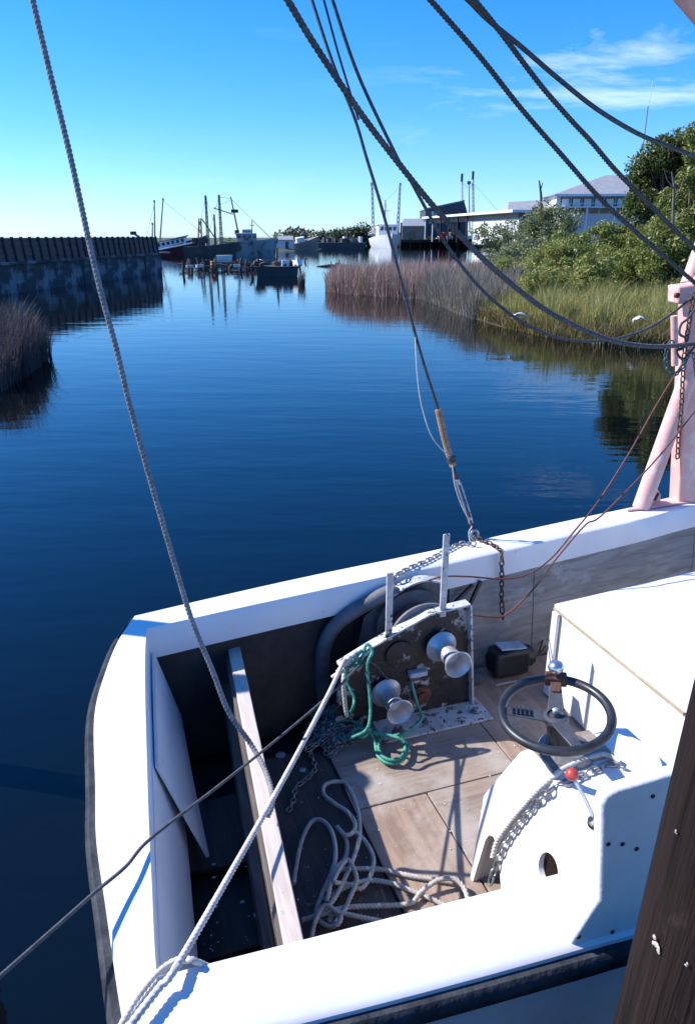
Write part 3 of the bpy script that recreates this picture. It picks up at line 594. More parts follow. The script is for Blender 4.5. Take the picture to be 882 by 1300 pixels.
# far boom of the gallows crossing the top corner of the picture
MB().tube([G(800, -93, 4.25), G(1014, 161, 4.5)], 0.06, 16).build('boom_tube', M['pink'], ga, smooth=60)

# ================================================================== pile beside the camera
pl = empty('mooring_pile', (0.668, 1.045, 0), 0, 'thick dark creosoted timber pile in the lower right corner', 'pile')
m = MB(); n = 40; vs = []; zs = np.linspace(-1.5, 2.95, 60)
for z in zs:
    for k in range(n):
        a = 2 * math.pi * k / n
        r = 0.152 + 0.004 * math.sin(3 * a + 0.8 * z) + 0.0025 * math.sin(11 * a + 1.3 * math.sin(z * 2.0)) + 0.004 * math.sin(2.3 * z + a)
        crack = math.exp(-((a - 3.75 - 0.10 * math.sin(1.6 * z)) / 0.045) ** 2) * 0.018 + math.exp(-((a - 4.35 - 0.07 * math.sin(2.1 * z + 1)) / 0.03) ** 2) * 0.010
        vs.append(((r - crack) * math.cos(a), (r - crack) * math.sin(a), z))
m.add(vs, [(i * n + k, i * n + (k + 1) % n, (i + 1) * n + (k + 1) % n, (i + 1) * n + k) for i in range(len(zs) - 1) for k in range(n)] + [tuple(range((len(zs) - 1) * n, len(zs) * n))])
m.build('shaft', M['pile'], pl, smooth=50); pl.rotation_euler = (0, 0.046, 0)
for pq, s_ in (((836, 1198), 0.010), ((872, 1224), 0.003), ((853, 1059), 0.003)):     # pale droppings on the pile
    o_ = Vector((0, 0, CH)); d_ = ray(*pq); cx_, cy_ = 0.735, 1.045
    a_ = d_.x ** 2 + d_.y ** 2; b_ = -2 * (d_.x * cx_ + d_.y * cy_); c_ = cx_ ** 2 + cy_ ** 2 - 0.150 ** 2; di = b_ * b_ - 4 * a_ * c_
    if di > 0:
        t_ = (-b_ - math.sqrt(di)) / (2 * a_); h_ = o_ + d_ * t_ - Vector((cx_, cy_, 0)); nrm = Vector((h_.x, h_.y, 0)).normalized(); tx = Vector((-nrm.y, nrm.x, 0))
        h_ = nrm * 0.1545 + Vector((0, 0, h_.z)); mm = MB()
        for k in range(9):
            c0 = h_ + tx * random.uniform(-1, 1) * s_ * 0.9 + Vector((0, 0, random.uniform(-1.4, 1.2) * s_)); rr_ = s_ * random.uniform(0.25, 0.6)
            mm.add([c0 + tx * rr_ * math.cos(i) * random.uniform(.7, 1.2) + Vector((0, 0, rr_ * math.sin(i) * 1.2)) + nrm * 0.0003 * k for i in np.linspace(0, 5.4, 7)] + [c0 + nrm * 0.002 + nrm * 0.0003 * k], [(i, (i + 1) % 7, 7) for i in range(7)])
        mm.build('droppings', M['lichen'], pl, smooth=0)

# the dock the photographer stands on, just below the frame
M['dock_deck'] = wood_mat('sun_bleached_dock_plank', (0.40, 0.37, 0.33), (0.29, 0.26, 0.23), axis=0)
dko = empty('dock', (0, 0.62, 0), R(16.5), 'sun bleached plank dock below the lower edge of the picture', 'dock')
for i in range(16): MB().box((0.4, -0.09 - i * 0.165, 1.06), (9.0, 0.155, 0.045)).build('deck_plank', M['dock_deck'], dko, smooth=0, bevel=0.006)
for x in (-3.6, -1.2, 1.2, 3.6): MB().box((x, -1.35, 0.94), (0.12, 2.7, 0.18)).build('joist', M['dock_deck'], dko, smooth=0)
for x in (-3.6, 3.6): MB().tube([(x, -0.3, -1.5), (x, -0.3, 0.85)], 0.14, 14).build('piling', M['pile'], dko)
ms = empty('shadow_stake', (-2.30, 3.27, 0), 0, 'thin unseen stake added off the far stern corner, casting its shadow on it', 'stake')  # unseen pole, added to throw the shadow on the stern corner
MB().tube([(0, 0, -1.2), (0, 0, 1.4), (0, 0, 2.33)], [0.085, 0.08, 0.072], 14).build('shaft', M['pile'], ms)
MB().lathe([(0.073, 0), (0.077, 0.01), (0.065, 0.03), (0.01, 0.035)], (0, 0, 2.33), (0, 0, 1), 14).build('cap', M['pile'], ms)

# ================================================================== ropes, cables and chains
def Dp(l): return [D(*q) for q in l]
# thick grey line falling from above on to the cross plank
pts = Dp([(28, -60, 2.95), (42, 0, 2.90), (62, 85, 2.85), (90, 200, 2.78), (114, 309, 2.72), (128, 369, 2.68), (147, 439, 2.64), (166, 518, 2.60), (197, 630, 2.55), (229, 740, 2.50), (246, 794, 2.47), (270, 852, 2.44), (290, 903, 2.41), (318, 944, 2.385)]) + [P(334, 972, 0.785), P(344, 1000, 0.785), P(346, 1020, 0.785), P(340, 1036, 0.785)]
rope('hanging_rope', pts, 0.0095, M['rope_grey'], 'thick grey rope falling from upper left on to the cross plank')
# white line from the winch cleat to the near quarter
wpn = toW((1.0, 1.56, 0.775))
pts = [toW((1.03, 1.56, 0.70)), wpn, *[wpn.lerp(P(225, 1226, 1.025), t) - Vector((0, 0, 0.03 * math.sin(math.pi * t))) for t in (0.2, 0.4, 0.6, 0.8)], P(225, 1226, 1.03), P(205, 1251, 1.03), P(186, 1275, 1.03), P(165, 1303, 1.03), P(150, 1325, 1.04)]
rope('mooring_rope', pts, 0.0090, M['rope_white'], 'taut white rope from the winch down to the near stern corner')
pts = [toW((0.30, 0.12, 0.45)), toW((0.20, 0.03, 0.80)), P(252, 1222, 1.012), P(236, 1219, 1.014), P(222, 1220, 1.014), P(203, 1233, 1.011), P(186, 1252, 1.011), P(170, 1274, 1.011), P(154, 1302, 1.011), P(143, 1325, 1.02)]
rope('slack_rope', pts, 0.0075, M['rope_white'], 'slack white rope looping over the near stern corner')
# dark thin line from the winch over the transom
d0, d1 = toW((1.10, 1.55, 0.735)), toW((-0.003, 0.44, 1.012))
pts = [toW((1.22, 1.56, 0.60)), d0, *[d0.lerp(d1, t) - Vector((0, 0, 0.02 * math.sin(math.pi * t))) for t in (.2, .4, .6, .8)], d1, P(160, 1100, 1.034), P(122, 1132, 1.06), P(60, 1187, 1.10), P(0, 1240, 1.14), P(-40, 1275, 1.17)]
rope('dark_line', pts, 0.0050, M['rope_dark'], 'thin dark speckled line running from the winch over the transom')
# running rigging overhead
rope('slack_rigging_rope', Dp([(345, -32, 3.3), (365, 0, 3.35), (400, 58, 3.45), (455, 140, 3.55), (500, 200, 3.65), (550, 262, 3.75), (600, 316, 3.85), (635, 349, 3.95), (677, 383, 4.05), (712, 405, 4.13), (760, 427, 4.22), (798, 437, 4.3), (837, 440, 4.38), (881, 436, 4.45), (920, 428, 4.5)]), 0.0130, M['rope_dark'], 'thickest sagging rope sweeping from top centre to the pink post')
rope('rigging_rope', Dp([(518, -32, 3.6), (546, 0, 3.64), (608, 71, 3.75), (662, 139, 3.85), (717, 202, 3.95), (750, 240, 4.02), (777, 268, 4.08), (805, 293, 4.14), (832, 317, 4.2), (881, 359, 4.3), (910, 384, 4.35)]), 0.0108, M['rope_black'], 'dark twisted rope, lower one of the two parallel diagonals at upper right')
rope('rigging_rope', Dp([(578, -32, 3.6), (602, 0, 3.64), (635, 41, 3.7), (684, 106, 3.8), (722, 150, 3.9), (750, 180, 3.97), (777, 212, 4.03), (805, 241, 4.1), (832, 268, 4.16), (859, 295, 4.22), (881, 316, 4.27), (910, 346, 4.32)]), 0.0108, M['rope_black'], 'dark twisted rope, upper one of the two parallel diagonals at upper right')
rope('rigging_cable', Dp([(560, -30, 3.8), (594, 0, 3.85), (619, 25, 3.9), (662, 60, 3.95), (706, 98, 4.0), (755, 137, 4.05), (804, 167, 4.1), (845, 185, 4.15), (881, 198, 4.2), (920, 212, 4.25)]), 0.0115, M['cable'], 'smooth dark cable crossing the clouds to the right edge', 'cable', strands=0)
rope('sagging_cable', Dp([(411, -34, 4.3), (422, 0, 4.3), (455, 96, 4.3), (504, 200, 4.32), (518, 224, 4.33), (542, 268, 4.35), (565, 309, 4.38), (600, 355, 4.42), (629, 384, 4.45), (664, 410, 4.48), (702, 427, 4.5), (737, 433, 4.5), (776, 431, 4.5), (817, 419, 4.5), (849, 400, 4.5), (884, 373, 4.5)]), 0.009, M['cable'], 'thin sagging cable curving up again to the head of the pink post', 'cable', strands=0)
# stay with served eye, turnbuckle and shackle on the far gunwale
st = empty('rigging_stay', P(601, 690, 1.0), 0, 'taut wire stay with tan serving and turnbuckle fixed to the far gunwale', 'stay')
so = Vector(st.location)
def sl(pts): return [Vector(p) - so for p in pts]
sp1 = Dp([(388, -30, 4.4), (396, 0, 4.38), (422, 79, 4.33), (450, 150, 4.3), (465, 200, 4.28), (483, 259, 4.25), (502, 330, 4.22), (518, 391, 4.2), (536, 456, 4.16), (557, 522, 4.13)])
rope('wire', sl(sp1), 0.0085, M['cable'], strands=0, parent=st)
rope('spare_wire', sl(Dp([(402, -30, 4.4), (411, 0, 4.38), (430, 70, 4.34), (455, 152, 4.305)])), 0.006, M['cable'], strands=0, parent=st)
rope('serving', sl(Dp([(556, 520, 4.13), (563, 552, 4.12), (570, 578, 4.11), (575, 592, 4.10)])), 0.020, M['serving'], strands=0, parent=st)
MB().tube(sl(Dp([(572, 580, 4.105), (573, 586, 4.105)])), 0.026, 14).build('seizing', M['rope_black'], st)
rope('eye_rod', sl(Dp([(575, 592, 4.10), (581, 612, 4.095)])), 0.008, M['rust'], strands=0, parent=st)
for dx in (-2.3, 2.3): rope('turnbuckle_side', sl(Dp([(581 + dx * .6, 611, 4.095), (583 + dx, 617, 4.09), (595 + dx, 655, 4.07), (597 + dx * .6, 661, 4.07)])), 0.0058, M['galv'], strands=0, parent=st)
MB().tube(sl(Dp([(580, 609, 4.095), (582, 615, 4.095)])), 0.013, 12).build('turnbuckle_end', M['galv'], st)
MB().tube(sl(Dp([(595.5, 656, 4.07), (597.5, 664, 4.07)])), 0.014, 12).build('turnbuckle_end', M['galv'], st)
rope('eye_rod', sl(Dp([(594, 650, 4.07), (601, 676, 4.05)])), 0.008, M['rust'], strands=0, parent=st)
m = MB(); a = D(602, 679, 4.045) - so; m.torus(a, 0.022, 0.008, (0.3, -1, 0.1), 20, 8, 1.3, (0.2, 0, 1)); m.build('shackle', M['galv'], st, smooth=60)
m = MB(); a = D(603, 686, 4.04) - so; m.torus(a, 0.020, 0.008, (1, 0.3, 0.1), 20, 8, 1.2, (0.0, 0, 1)); m.build('shackle', M['galv'], st, smooth=60)
rope('keeper_line', sl(Dp([(527, 428, 4.17), (529, 470, 4.13), (534, 510, 4.1), (545, 548, 4.08), (558, 568, 4.08), (571, 579, 4.09)])), 0.0035, M['rope_white'], strands=0, parent=st)
rope('keeper_line', sl(Dp([(574, 590, 4.08), (577, 615, 4.07), (585, 640, 4.06), (593, 656, 4.05), (598, 660, 4.05)])), 0.0035, M['rope_white'], strands=0, parent=st)
rope('keeper_line', sl(Dp([(599, 668, 4.05), (595, 676, 4.03), (596, 686, 4.02), (599, 694, 4.0)])), 0.0035, M['rope_white'], strands=0, parent=st)
# chains on the far gunwale
zc = 1.012
chain('gunwale_chain', [P(601, 690, zc + .01), P(585, 690, zc), P(571, 696, zc), P(543, 711, zc), P(518, 722, zc), P(503, 731, zc), D(492, 744, 3.57), D(478, 755, 3.52), D(465, 762, 3.48)], M['chain'], 'grey galvanised chain lying along the far gunwale behind the posts', 0.0125, 0.0048)
chain('hanging_chain', [P(608, 684, zc + .01), P(622, 690, zc), P(633, 697, zc)] + [toW(Lv(636.5, y, 1.965)) for y in (703, 715, 740, 765)] + [toW(Lv(638, 785, 1.93))], M['chain_rust'], 'dark chain hanging straight down from the far gunwale inside the cockpit', 0.0125, 0.0048)
# rusty red wires from the drum to the gallows
rope('red_wire', [toW((1.37, 1.66, 0.80))] + Dp([(506, 771, 3.50), (523, 748, 3.50), (557, 733, 3.52), (594, 732, 3.55), (637, 735, 3.58), (670, 729, 3.62), (699, 709, 3.68), (728, 675, 3.78), (760, 635, 3.95), (797, 577, 4.12), (834, 512, 4.3), (866, 460, 4.45), (875, 440, 4.5)]), 0.0048, M['cable_red'], 'upper rusty red wire rising from the winch drum to the pink post', 'wire', strands=0)
rope('red_wire', [toW((1.45, 1.66, 0.78))] + Dp([(540, 772, 3.5), (595, 780, 3.48), (622, 783, 3.5), (644, 779, 3.52), (680, 744, 3.6), (706, 709, 3.68), (742, 667, 3.78), (760, 657, 3.83), (800, 618, 3.98), (843, 571, 4.15), (882, 521, 4.35), (910, 486, 4.45)]), 0.0048, M['cable_red'], 'lower rusty red wire sagging from the winch to the right edge', 'wire', strands=0)
# chains on the pink post
chain('post_chain', Dp([(880, 375, 4.48), (874, 410, 4.48), (868, 450, 4.48), (866, 480, 4.48), (864, 520, 4.48), (861, 550, 4.48), (859, 586, 4.48)]), M['chain_rust'], 'rusty brown chain hanging down the front of the pink post', 0.013, 0.005)
chain('blue_chain', Dp([(862, 440, 4.44), (850, 435, 4.43), (845, 448, 4.42), (845, 462, 4.42), (850, 473, 4.42), (858, 474, 4.42), (866, 465, 4.42), (874, 450, 4.42), (880, 452, 4.42), (884, 480, 4.42)]), M['chain_blue'], 'blue painted chain looped around the pink post', 0.011, 0.0045)
rope('lashing', Dp([(882, 392, 4.46), (872, 405, 4.44), (864, 412, 4.43), (862, 424, 4.42), (870, 430, 4.42), (866, 442, 4.42), (858, 446, 4.42), (866, 456, 4.41), (876, 446, 4.42), (884, 436, 4.44)]), 0.007, M['rope_black'], 'black rope lashing knotted round the pink post', strands=3)

# green cord tangled on the winch
zf = 0.325
gpts = [toW((0.97, 1.55, 0.75)), toW((1.02, 1.53, 0.79)), toW((1.07, 1.55, 0.80)), toW((1.0, 1.54, 0.735)), toW((1.06, 1.53, 0.76)), toW((1.10, 1.56, 0.825)), toW((1.12, 1.53, 0.80)), D(466, 845, 3.06), D(469, 880, 3.0), D(470, 905, 2.95), D(466, 925, 2.90), P(452, 934, .42), P(436, 938, .36), P(422, 930, zf), P(426, 918, zf + .03), P(445, 915, .36), P(462, 925, .37), P(476, 932, .36), P(500, 934, .36), P(520, 926, .38), P(535, 912, .40), P(530, 895, .45), toW((1.35, 1.56, 0.55))]
rope('green_rope', gpts, 0.0075, M['rope_green'], 'green cord knotted on the winch and trailing to the floor')
loop = [P(470, 932, .37), P(476, 944, .35), P(480, 960, zf), P(492, 969, zf), P(508, 967, zf), P(517, 955, zf), P(515, 942, zf), P(502, 934, zf + .02), P(488, 934, zf + .02), P(480, 944, zf + .02), P(484, 958, zf + .015), P(496, 965, zf + .018), P(510, 960, zf + .018), P(514, 946, zf + .018), P(505, 937, zf + .035), P(470, 928, .37), P(455, 925, .38), P(448, 930, .38), P(460, 936, .38), P(470, 926, .39), P(456, 932, .40)]
rope('green_rope_coil', loop, 0.0085, M['rope_green'], 'small coil of green rope lying on the sunlit floor')
rope('green_tail', [toW((0.98, 1.53, 0.74)), D(440, 865, 3.04), D(449, 885, 3.0), D(447, 900, 2.98), P(440, 908, .40), P(428, 912, .35), P(415, 905, .33)], 0.0065, M['rope_green'], 'thin green tail hanging from the winch cleat')
rope('cleat_lashing', [toW((0.95, 1.56, 0.70)), toW((1.0, 1.53, 0.79)), toW((1.05, 1.56, 0.76)), toW((0.97, 1.53, 0.755)), toW((1.04, 1.54, 0.805)), toW((1.0, 1.57, 0.73)), D(436, 862, 3.05), D(437, 885, 3.04), D(440, 910, 3.03)], 0.010, M['rope_white'], 'cream rope end lashed round the winch cleat')

# chain heap by the winch, in the shade
def pz(cx, cy, sx, sy, n, z0, seed):
    r_ = random.Random(seed); out = []
    for i in range(n):
        out.append(P(cx + r_.gauss(0, sx), cy + r_.gauss(0, sy), z0 + abs(r_.gauss(0, 0.018))))
    return out
chain('chain_heap', pz(425, 932, 17, 11, 75, 0.315, 3), M['chain'], 'heap of grey chain on the shaded floor beside the winch', 0.0105, 0.004)
chain('chain_tail', [P(405, 935, .31), P(395, 955, .305), P(400, 975, .305), P(388, 990, .305), P(376, 1000, .305), P(372, 1018, .305), P(366, 1030, .305)], M['chain'], 'loose end of chain trailing across the shaded floor', 0.0105, 0.004)

# cream rope snaked over the floor
z = 0.314
fl = lambda l, dz=0.0: [P(x_, y_, z + dz + d_) for x_, y_, *r_ in l for d_ in [r_[0] if r_ else 0.0]]
rope('floor_rope', fl([(373, 1122), (376, 1100), (384, 1065), (396, 1043), (410, 1042, .01), (422, 1058, .03), (426, 1085, .04), (420, 1110, .03), (409, 1135, .02), (402, 1155), (405, 1168), (418, 1176, .015), (430, 1172, .03), (432, 1162, .03), (422, 1160, .02), (418, 1170)]), 0.0085, M['rope_floor'], 'cream rope with one tall upright loop beside the cross plank')
rope('floor_rope', fl([(408, 1160, .02), (425, 1140, .035), (440, 1110, .03), (455, 1070, .015), (456, 1040), (450, 1015), (440, 996), (428, 992), (413, 996), (411, 1008), (425, 1020), (440, 1030), (450, 1043, .012), (449, 1056, .02), (438, 1060, .02), (428, 1050), (440, 1068), (438, 1090), (424, 1104, .04), (420, 1120, .05), (415, 1145, .03)]), 0.0085, M['rope_floor'], 'long cream rope doubled back in a narrow loop on the shaded floor')
rope('floor_rope', fl([(450, 1055, .02), (465, 1070), (474, 1090), (470, 1112), (458, 1128), (440, 1122, .02), (424, 1118, .06), (440, 1092, .06), (450, 1105, .05), (452, 1120, .04), (444, 1140, .03), (436, 1158, .02), (425, 1172, .03)]), 0.0085, M['rope_floor'], 'cream rope bight bulging to the right of the tangle')
rope('floor_rope', fl([(424, 1104, .02), (455, 1103), (485, 1104), (520, 1112), (560, 1118), (582, 1123), (592, 1134), (602, 1150)]), 0.0090, M['rope_floor'], 'upper cream rope strand crossing the sunlit floor to the console')
rope('floor_rope', fl([(410, 1142), (435, 1128, .01), (465, 1118), (495, 1121), (520, 1130), (545, 1140), (565, 1150), (585, 1160)]), 0.0090, M['rope_floor'], 'middle orange stained rope strand crossing the sunlit floor')
rope('floor_rope', fl([(384, 1168), (410, 1160, .02), (440, 1152, .01), (480, 1150), (520, 1147), (535, 1132, .012), (555, 1118, .03), (575, 1116, .03), (588, 1126, .02), (594, 1142, .01)]), 0.0090, M['rope_floor'], 'lower cream rope strand ending in a flat curve by the gunwale')
rope('floor_rope', fl([(395, 1192), (400, 1170, .02), (412, 1150, .045), (430, 1158, .04), (455, 1164, .02), (490, 1172), (520, 1190)]), 0.0085, M['rope_floor'], 'cream rope end half hidden under the near gunwale')

# rope and chain draped over the console
def Lc(px, py, off):          # point under a pixel on the console's sloping aft panel, lifted by off
    o = toL(Vector((0, 0, CH))); d = toL(Vector((0, 0, CH)) + ray(px, py)) - o
    t = (1.18 - 0.3 * 0.22 + 0.22 * o.z - o.x) / (d.x - 0.22 * d.z); q = o + d * t
    return toW(q + Vector((-off, 0, off * .22)))
cz = 0.962
dr = [toW(Lz(787, 968, .960)), toW(Lz(778, 962, cz)), toW(Lz(765, 958, cz)), toW(Lz(745, 963, cz + .004)), toW(Lz(722, 973, cz + .004)), toW(Lz(704, 984, cz)), Lc(686, 1003, .012), Lc(664, 1027, .011), Lc(648, 1047, .011), Lc(634, 1068, .011), Lc(628, 1088, .011)]
rope('console_rope', dr, 0.0095, M['rope_white'], 'cream rope draped over the wheel console')
dc_ = [toW(Lz(788, 974, .958)), toW(Lz(775, 970, .958)), toW(Lz(755, 977, .958)), toW(Lz(735, 986, .958)), toW(Lz(718, 994, .958)), Lc(702, 1003, .010), Lc(683, 1020, .009), Lc(664, 1042, .009), Lc(647, 1066, .009), Lc(637, 1086, .009), Lc(631, 1104, .012), Lc(626, 1125, .02)]
chain('console_chain', dc_, M['chain'], 'steel chain draped over the wheel console beside the cream rope', 0.0125, 0.0045)

# black pump unit on the far floor
pu = empty('pump_unit', toW((2.06, 1.83, 0.30)), BA, 'black machine unit with pale cover on the far floor under the hanging chain', 'pump')
MB().box((0.02, -0.01, 0.09), (0.22, 0.13, 0.16)).build('casing', M['battery'], pu, bevel=0.02)
MB().lathe([(0.06, -0.13), (0.065, -0.12), (0.065, 0.12), (0.055, 0.14)], (0.04, 0.0, 0.085), (1, 0, 0.0), 24).build('motor', M['battery'], pu)
MB().box((0.03, -0.01, 0.178), (0.17, 0.09, 0.01), Matrix.Rotation(0.12, 3, 'Y')).build('cover', M['foil'], pu, bevel=0.004)
MB().lathe([(0.05, 0), (0.055, 0.02), (0.02, 0.03)], (-0.20, -0.03, 0.01), (0, 0, 1), 20).build('flange', M['steel_grey'], pu)
MB().beam((-0.12, -0.12, 0.012), (0.02, -0.12, 0.012), 0.012, 0.012).build('foot_bar', M['galv'], pu, bevel=0.002)
rope('red_twine', fl([(690, 800, .02), (684, 792, .04), (692, 790, .05), (695, 798, .02), (688, 815), (684, 830), (692, 820)]), 0.005, M['cable_red'], 'short piece of red cord on the floor beside the engine box')
# paint flakes over the floor
m = MB()
for i in range(420):
    u_ = random.uniform(0.42, 2.1); v_ = random.gauss(0.55, 0.45) if random.random() < 0.6 else random.uniform(0.0, 1.5)
    if not 0.02 < v_ < 1.5: continue
    if 1.17 < u_ < 1.77 and v_ < 0.66: continue
    s_ = random.choice((0.0015, 0.002, 0.002, 0.003, 0.005)); a_ = random.uniform(0, 6.3)
    zb = 0.2905 if u_ < 0.87 else 0.3035
    m.prism([(u_ + s_ * random.uniform(.6, 1.3) * math.cos(a_ + k * 1.26), v_ + s_ * random.uniform(.6, 1.3) * math.sin(a_ + k * 1.26), zb) for k in range(5)], (0, 0, 0.0005))
for i in range(160):
    u_ = random.uniform(0.12, 0.36); v_ = abs(random.gauss(0.25, 0.3)) + 0.03; s_ = random.choice((0.002, 0.003, 0.004, 0.008))
    m.prism([(u_ + s_ * random.uniform(.5, 1.4) * math.cos(k * 1.26), v_ + s_ * random.uniform(.5, 1.4) * math.sin(k * 1.26), 0.256 if v_ < .55 else 0.335) for k in range(5)], (0, 0, 0.0015))
fo = m.build('paint_flakes', M['rope_white'], None, smooth=0); fo.location = BO; fo.rotation_euler = (0, 0, BA); tag(fo, 'white paint flakes and crumbs scattered over the cockpit floor', 'debris', kind='stuff')
for pq, s_ in (((356, 959), 0.024), ((384, 978), 0.017)):
    c0 = P(*pq, 0.291); mm = MB(); mm.lathe([(s_, 0.0), (s_, 0.004), (s_ * 0.8, 0.006)], (0, 0, 0), (0, 0, 1), 18); o = mm.build('can_lid', M['galv']); o.location = c0
    tag(o, 'larger round metal lid on the dark floor right of the cross plank' if s_ > .02 else 'smaller round metal lid on the dark floor near the white rope', 'lid')

# ================================================================== VEGETATION
M['reed'] = leaf_mat('dry_reed', (0.212, 0.131, 0.136), (0.390, 0.248, 0.235), (0.487, 0.383, 0.295), 0.2, 0.7)
M['reed_grey'] = leaf_mat('grey_cordgrass', (0.162, 0.135, 0.142), (0.297, 0.250, 0.243), (0.351, 0.324, 0.230), 0.2, 0.7)
M['reed_dark'] = leaf_mat('brown_reed', (0.055, 0.047, 0.055), (0.115, 0.093, 0.10), None, 0.15, 0.7)
M['grass'] = leaf_mat('green_marsh_grass', (0.121, 0.183, 0.040), (0.304, 0.326, 0.082), (0.527, 0.422, 0.162), 0.3, 0.6)
M['leaf_a'] = leaf_mat('olive_leaf', (0.084, 0.131, 0.026), (0.209, 0.248, 0.048), (0.313, 0.328, 0.084), 0.3)
M['leaf_b'] = leaf_mat('yellow_green_leaf', (0.147, 0.186, 0.035), (0.304, 0.325, 0.070), (0.392, 0.389, 0.122), 0.35)
M['leaf_c'] = leaf_mat('grey_green_leaf', (0.117, 0.152, 0.061), (0.225, 0.260, 0.104), (0.293, 0.315, 0.157), 0.3)
M['leaf_d'] = leaf_mat('dark_evergreen_leaf', (0.039, 0.070, 0.019), (0.105, 0.146, 0.035), (0.158, 0.183, 0.047), 0.25)
M['bark'] = mat('grey_bark', (0.22, 0.19, 0.17), (0.12, 0.10, 0.09), rough=0.9, scale=8, bump=0.5)
M['far_leaf'] = leaf_mat('far_leaf', (0.022, 0.040, 0.018), (0.060, 0.080, 0.030), None, 0.2)

def blades(name, poly, count, h, hv, wd, m, label, cat, lean=0.25, zf=None, hf=None, kind='stuff', clump=0.0, wind=(0.12, 0.0)):
    xs = [p[0] for p in poly]; ys = [p[1] for p in poly]; X = np.zeros(0); Y = np.zeros(0)
    while len(X) < count:
        x = rng.uniform(min(xs), max(xs), count); y = rng.uniform(min(ys), max(ys), count)
        k = inside(poly, x, y)
        if clump: k &= (np.sin(x * 2.3 + 1.3 * np.sin(y * 1.9)) + np.sin(y * 2.7 + x) + rng.normal(0, 1.2, count)) > -clump
        X = np.r_[X, x[k]]; Y = np.r_[Y, y[k]]
    X = X[:count]; Y = Y[:count]; Z = zf(X, Y) - 0.04
    H_ = h * np.clip(rng.normal(1, hv, count), 0.35, 1.7)
    if hf is not None: H_ = H_ * hf(X, Y)
    a = rng.uniform(0, 2 * np.pi, count); ln = np.abs(rng.normal(0, lean, count)) * H_; dx, dy = np.cos(a) * ln + wind[0] * H_, np.sin(a) * ln + wind[1] * H_
    b = rng.uniform(0, np.pi, count); wx_, wy_ = np.cos(b) * wd / 2, np.sin(b) * wd / 2
    base = np.stack([X, Y, Z], 1); mid = np.stack([X + dx * .35, Y + dy * .35, Z + H_ * .6], 1); top = np.stack([X + dx, Y + dy, Z + H_], 1)
    wv = np.stack([wx_, wy_, np.zeros(count)], 1)
    V = np.stack([base - wv, base + wv, mid + wv * .85, mid - wv * .85, top + wv * .12, top - wv * .12], 1).reshape(-1, 3)
    i = np.arange(count)[:, None] * 6
    Fq = np.concatenate([i + np.array([[0, 1, 2, 3]]), i + np.array([[3, 2, 4, 5]])], 0)
    o = raw_mesh(name, V, Fq, m, kind=kind); return tag(o, label, cat)
gz = lambda x, y: ground_z(x, y)
reedbed = [(-0.95, 38.5), (0.5, 36.8), (1.9, 35.4), (3.4, 34.3), (4.6, 35.5), (6.0, 37), (9.0, 41), (12.5, 50), (14, 58), (10.5, 55.5), (5.9, 48.3), (2.4, 44.0), (-0.4, 42.0), (-1.2, 40.4)]
blades('brown_reed_bed', reedbed, 52000, 1.02, 0.17, 0.020, M['reed'], 'wide bed of purplish brown reeds on the point across the water', 'reeds', 0.24, gz, wind=(0.04, 0), hf=lambda x, y: np.clip(1.08 - 0.055 * (y - 38), 0.70, 1.08) * (1 + 0.08 * np.sin(x * 2.1 + y)))
reed2 = [(3.2, 34.6), (3.75, 31.0), (3.95, 28.5), (4.3, 26.0), (5.4, 26.0), (6.3, 28.0), (7.0, 31.0), (7.5, 36), (5.0, 35.6)]
blades('grey_cordgrass', reed2, 26000, 0.98, 0.28, 0.018, M['reed_grey'], 'greyish clump of dry cordgrass where the bank turns', 'reeds', 0.36, gz, wind=(0.0, -0.1), hf=lambda x, y: 0.7 + 0.45 * np.abs(np.sin(x * 2.2 + np.sin(y * 1.4)) * np.cos(y * 1.1)))
greenbed = [(4.5, 25.9), (5.1, 23.2), (5.8, 21.3), (6.7, 20.1), (7.6, 19.6), (9.1, 19.3), (12.0, 18.8), (16.0, 18.2), (18, 24), (12, 27), (8, 28.5), (6.2, 27.5)]
blades('green_bank_grass', greenbed, 80000, 0.60, 0.40, 0.016, M['grass'], 'sunlit green and yellow grass covering the near right bank', 'grass', 0.42, gz, clump=1.0, wind=(0.02, 0), hf=lambda x, y: 0.55 + 0.75 * np.abs(np.sin(x * 1.9 + 1.1 * np.sin(y * 1.3)) * np.cos(y * 1.7 + 0.8 * np.sin(x * 2.4))) + 0.25 * (np.sin(x * 5.1) * np.sin(y * 4.3)))
fringe = [(4.35, 26.6), (5.0, 23.0), (5.7, 21.0), (6.6, 19.8), (7.5, 19.3), (9.0, 19.0), (14.0, 18.1), (14.0, 18.6), (9.1, 19.6), (7.6, 19.95), (6.8, 20.4), (6.0, 21.6), (5.3, 23.4), (4.7, 26.6)]
M['fringe'] = leaf_mat('dead_fringe_grass', (0.220, 0.154, 0.066), (0.374, 0.275, 0.132), (0.132, 0.143, 0.044), 0.25, 0.7)
blades('dry_shore_grass', fringe, 14000, 0.36, 0.35, 0.026, M['fringe'], 'dead straw coloured grass along the waterline of the right bank', 'grass', 0.5, gz)
lz_ = lambda x, y: left_z(x, y, LEFT)
leftbed = [(-6.35, 13.4), (-6.6, 15.5), (-7.05, 17.7), (-7.9, 18.7), (-9.5, 19.0), (-14.0, 19.4), (-17, 18.5), (-17, 13), (-9.0, 12.6)]
blades('left_reed_clump', leftbed, 42000, 0.92, 0.16, 0.014, M['reed_dark'], 'dark brown reed clump at the left edge of the water', 'reeds', 0.22, lz_, hf=lambda x, y: 0.85 + 0.2 * np.sin(x * 2.7 + y * 1.3))
blades('water_weed_tuft', [(-2.9, 44.6), (-2.5, 44.6), (-2.5, 45.0), (-2.9, 45.0)], 120, 0.75, 0.3, 0.02, M['reed_dark'], 'small tuft of weed standing alone in open water', 'weed', 0.22, lambda x, y: x * 0 - 0.02)
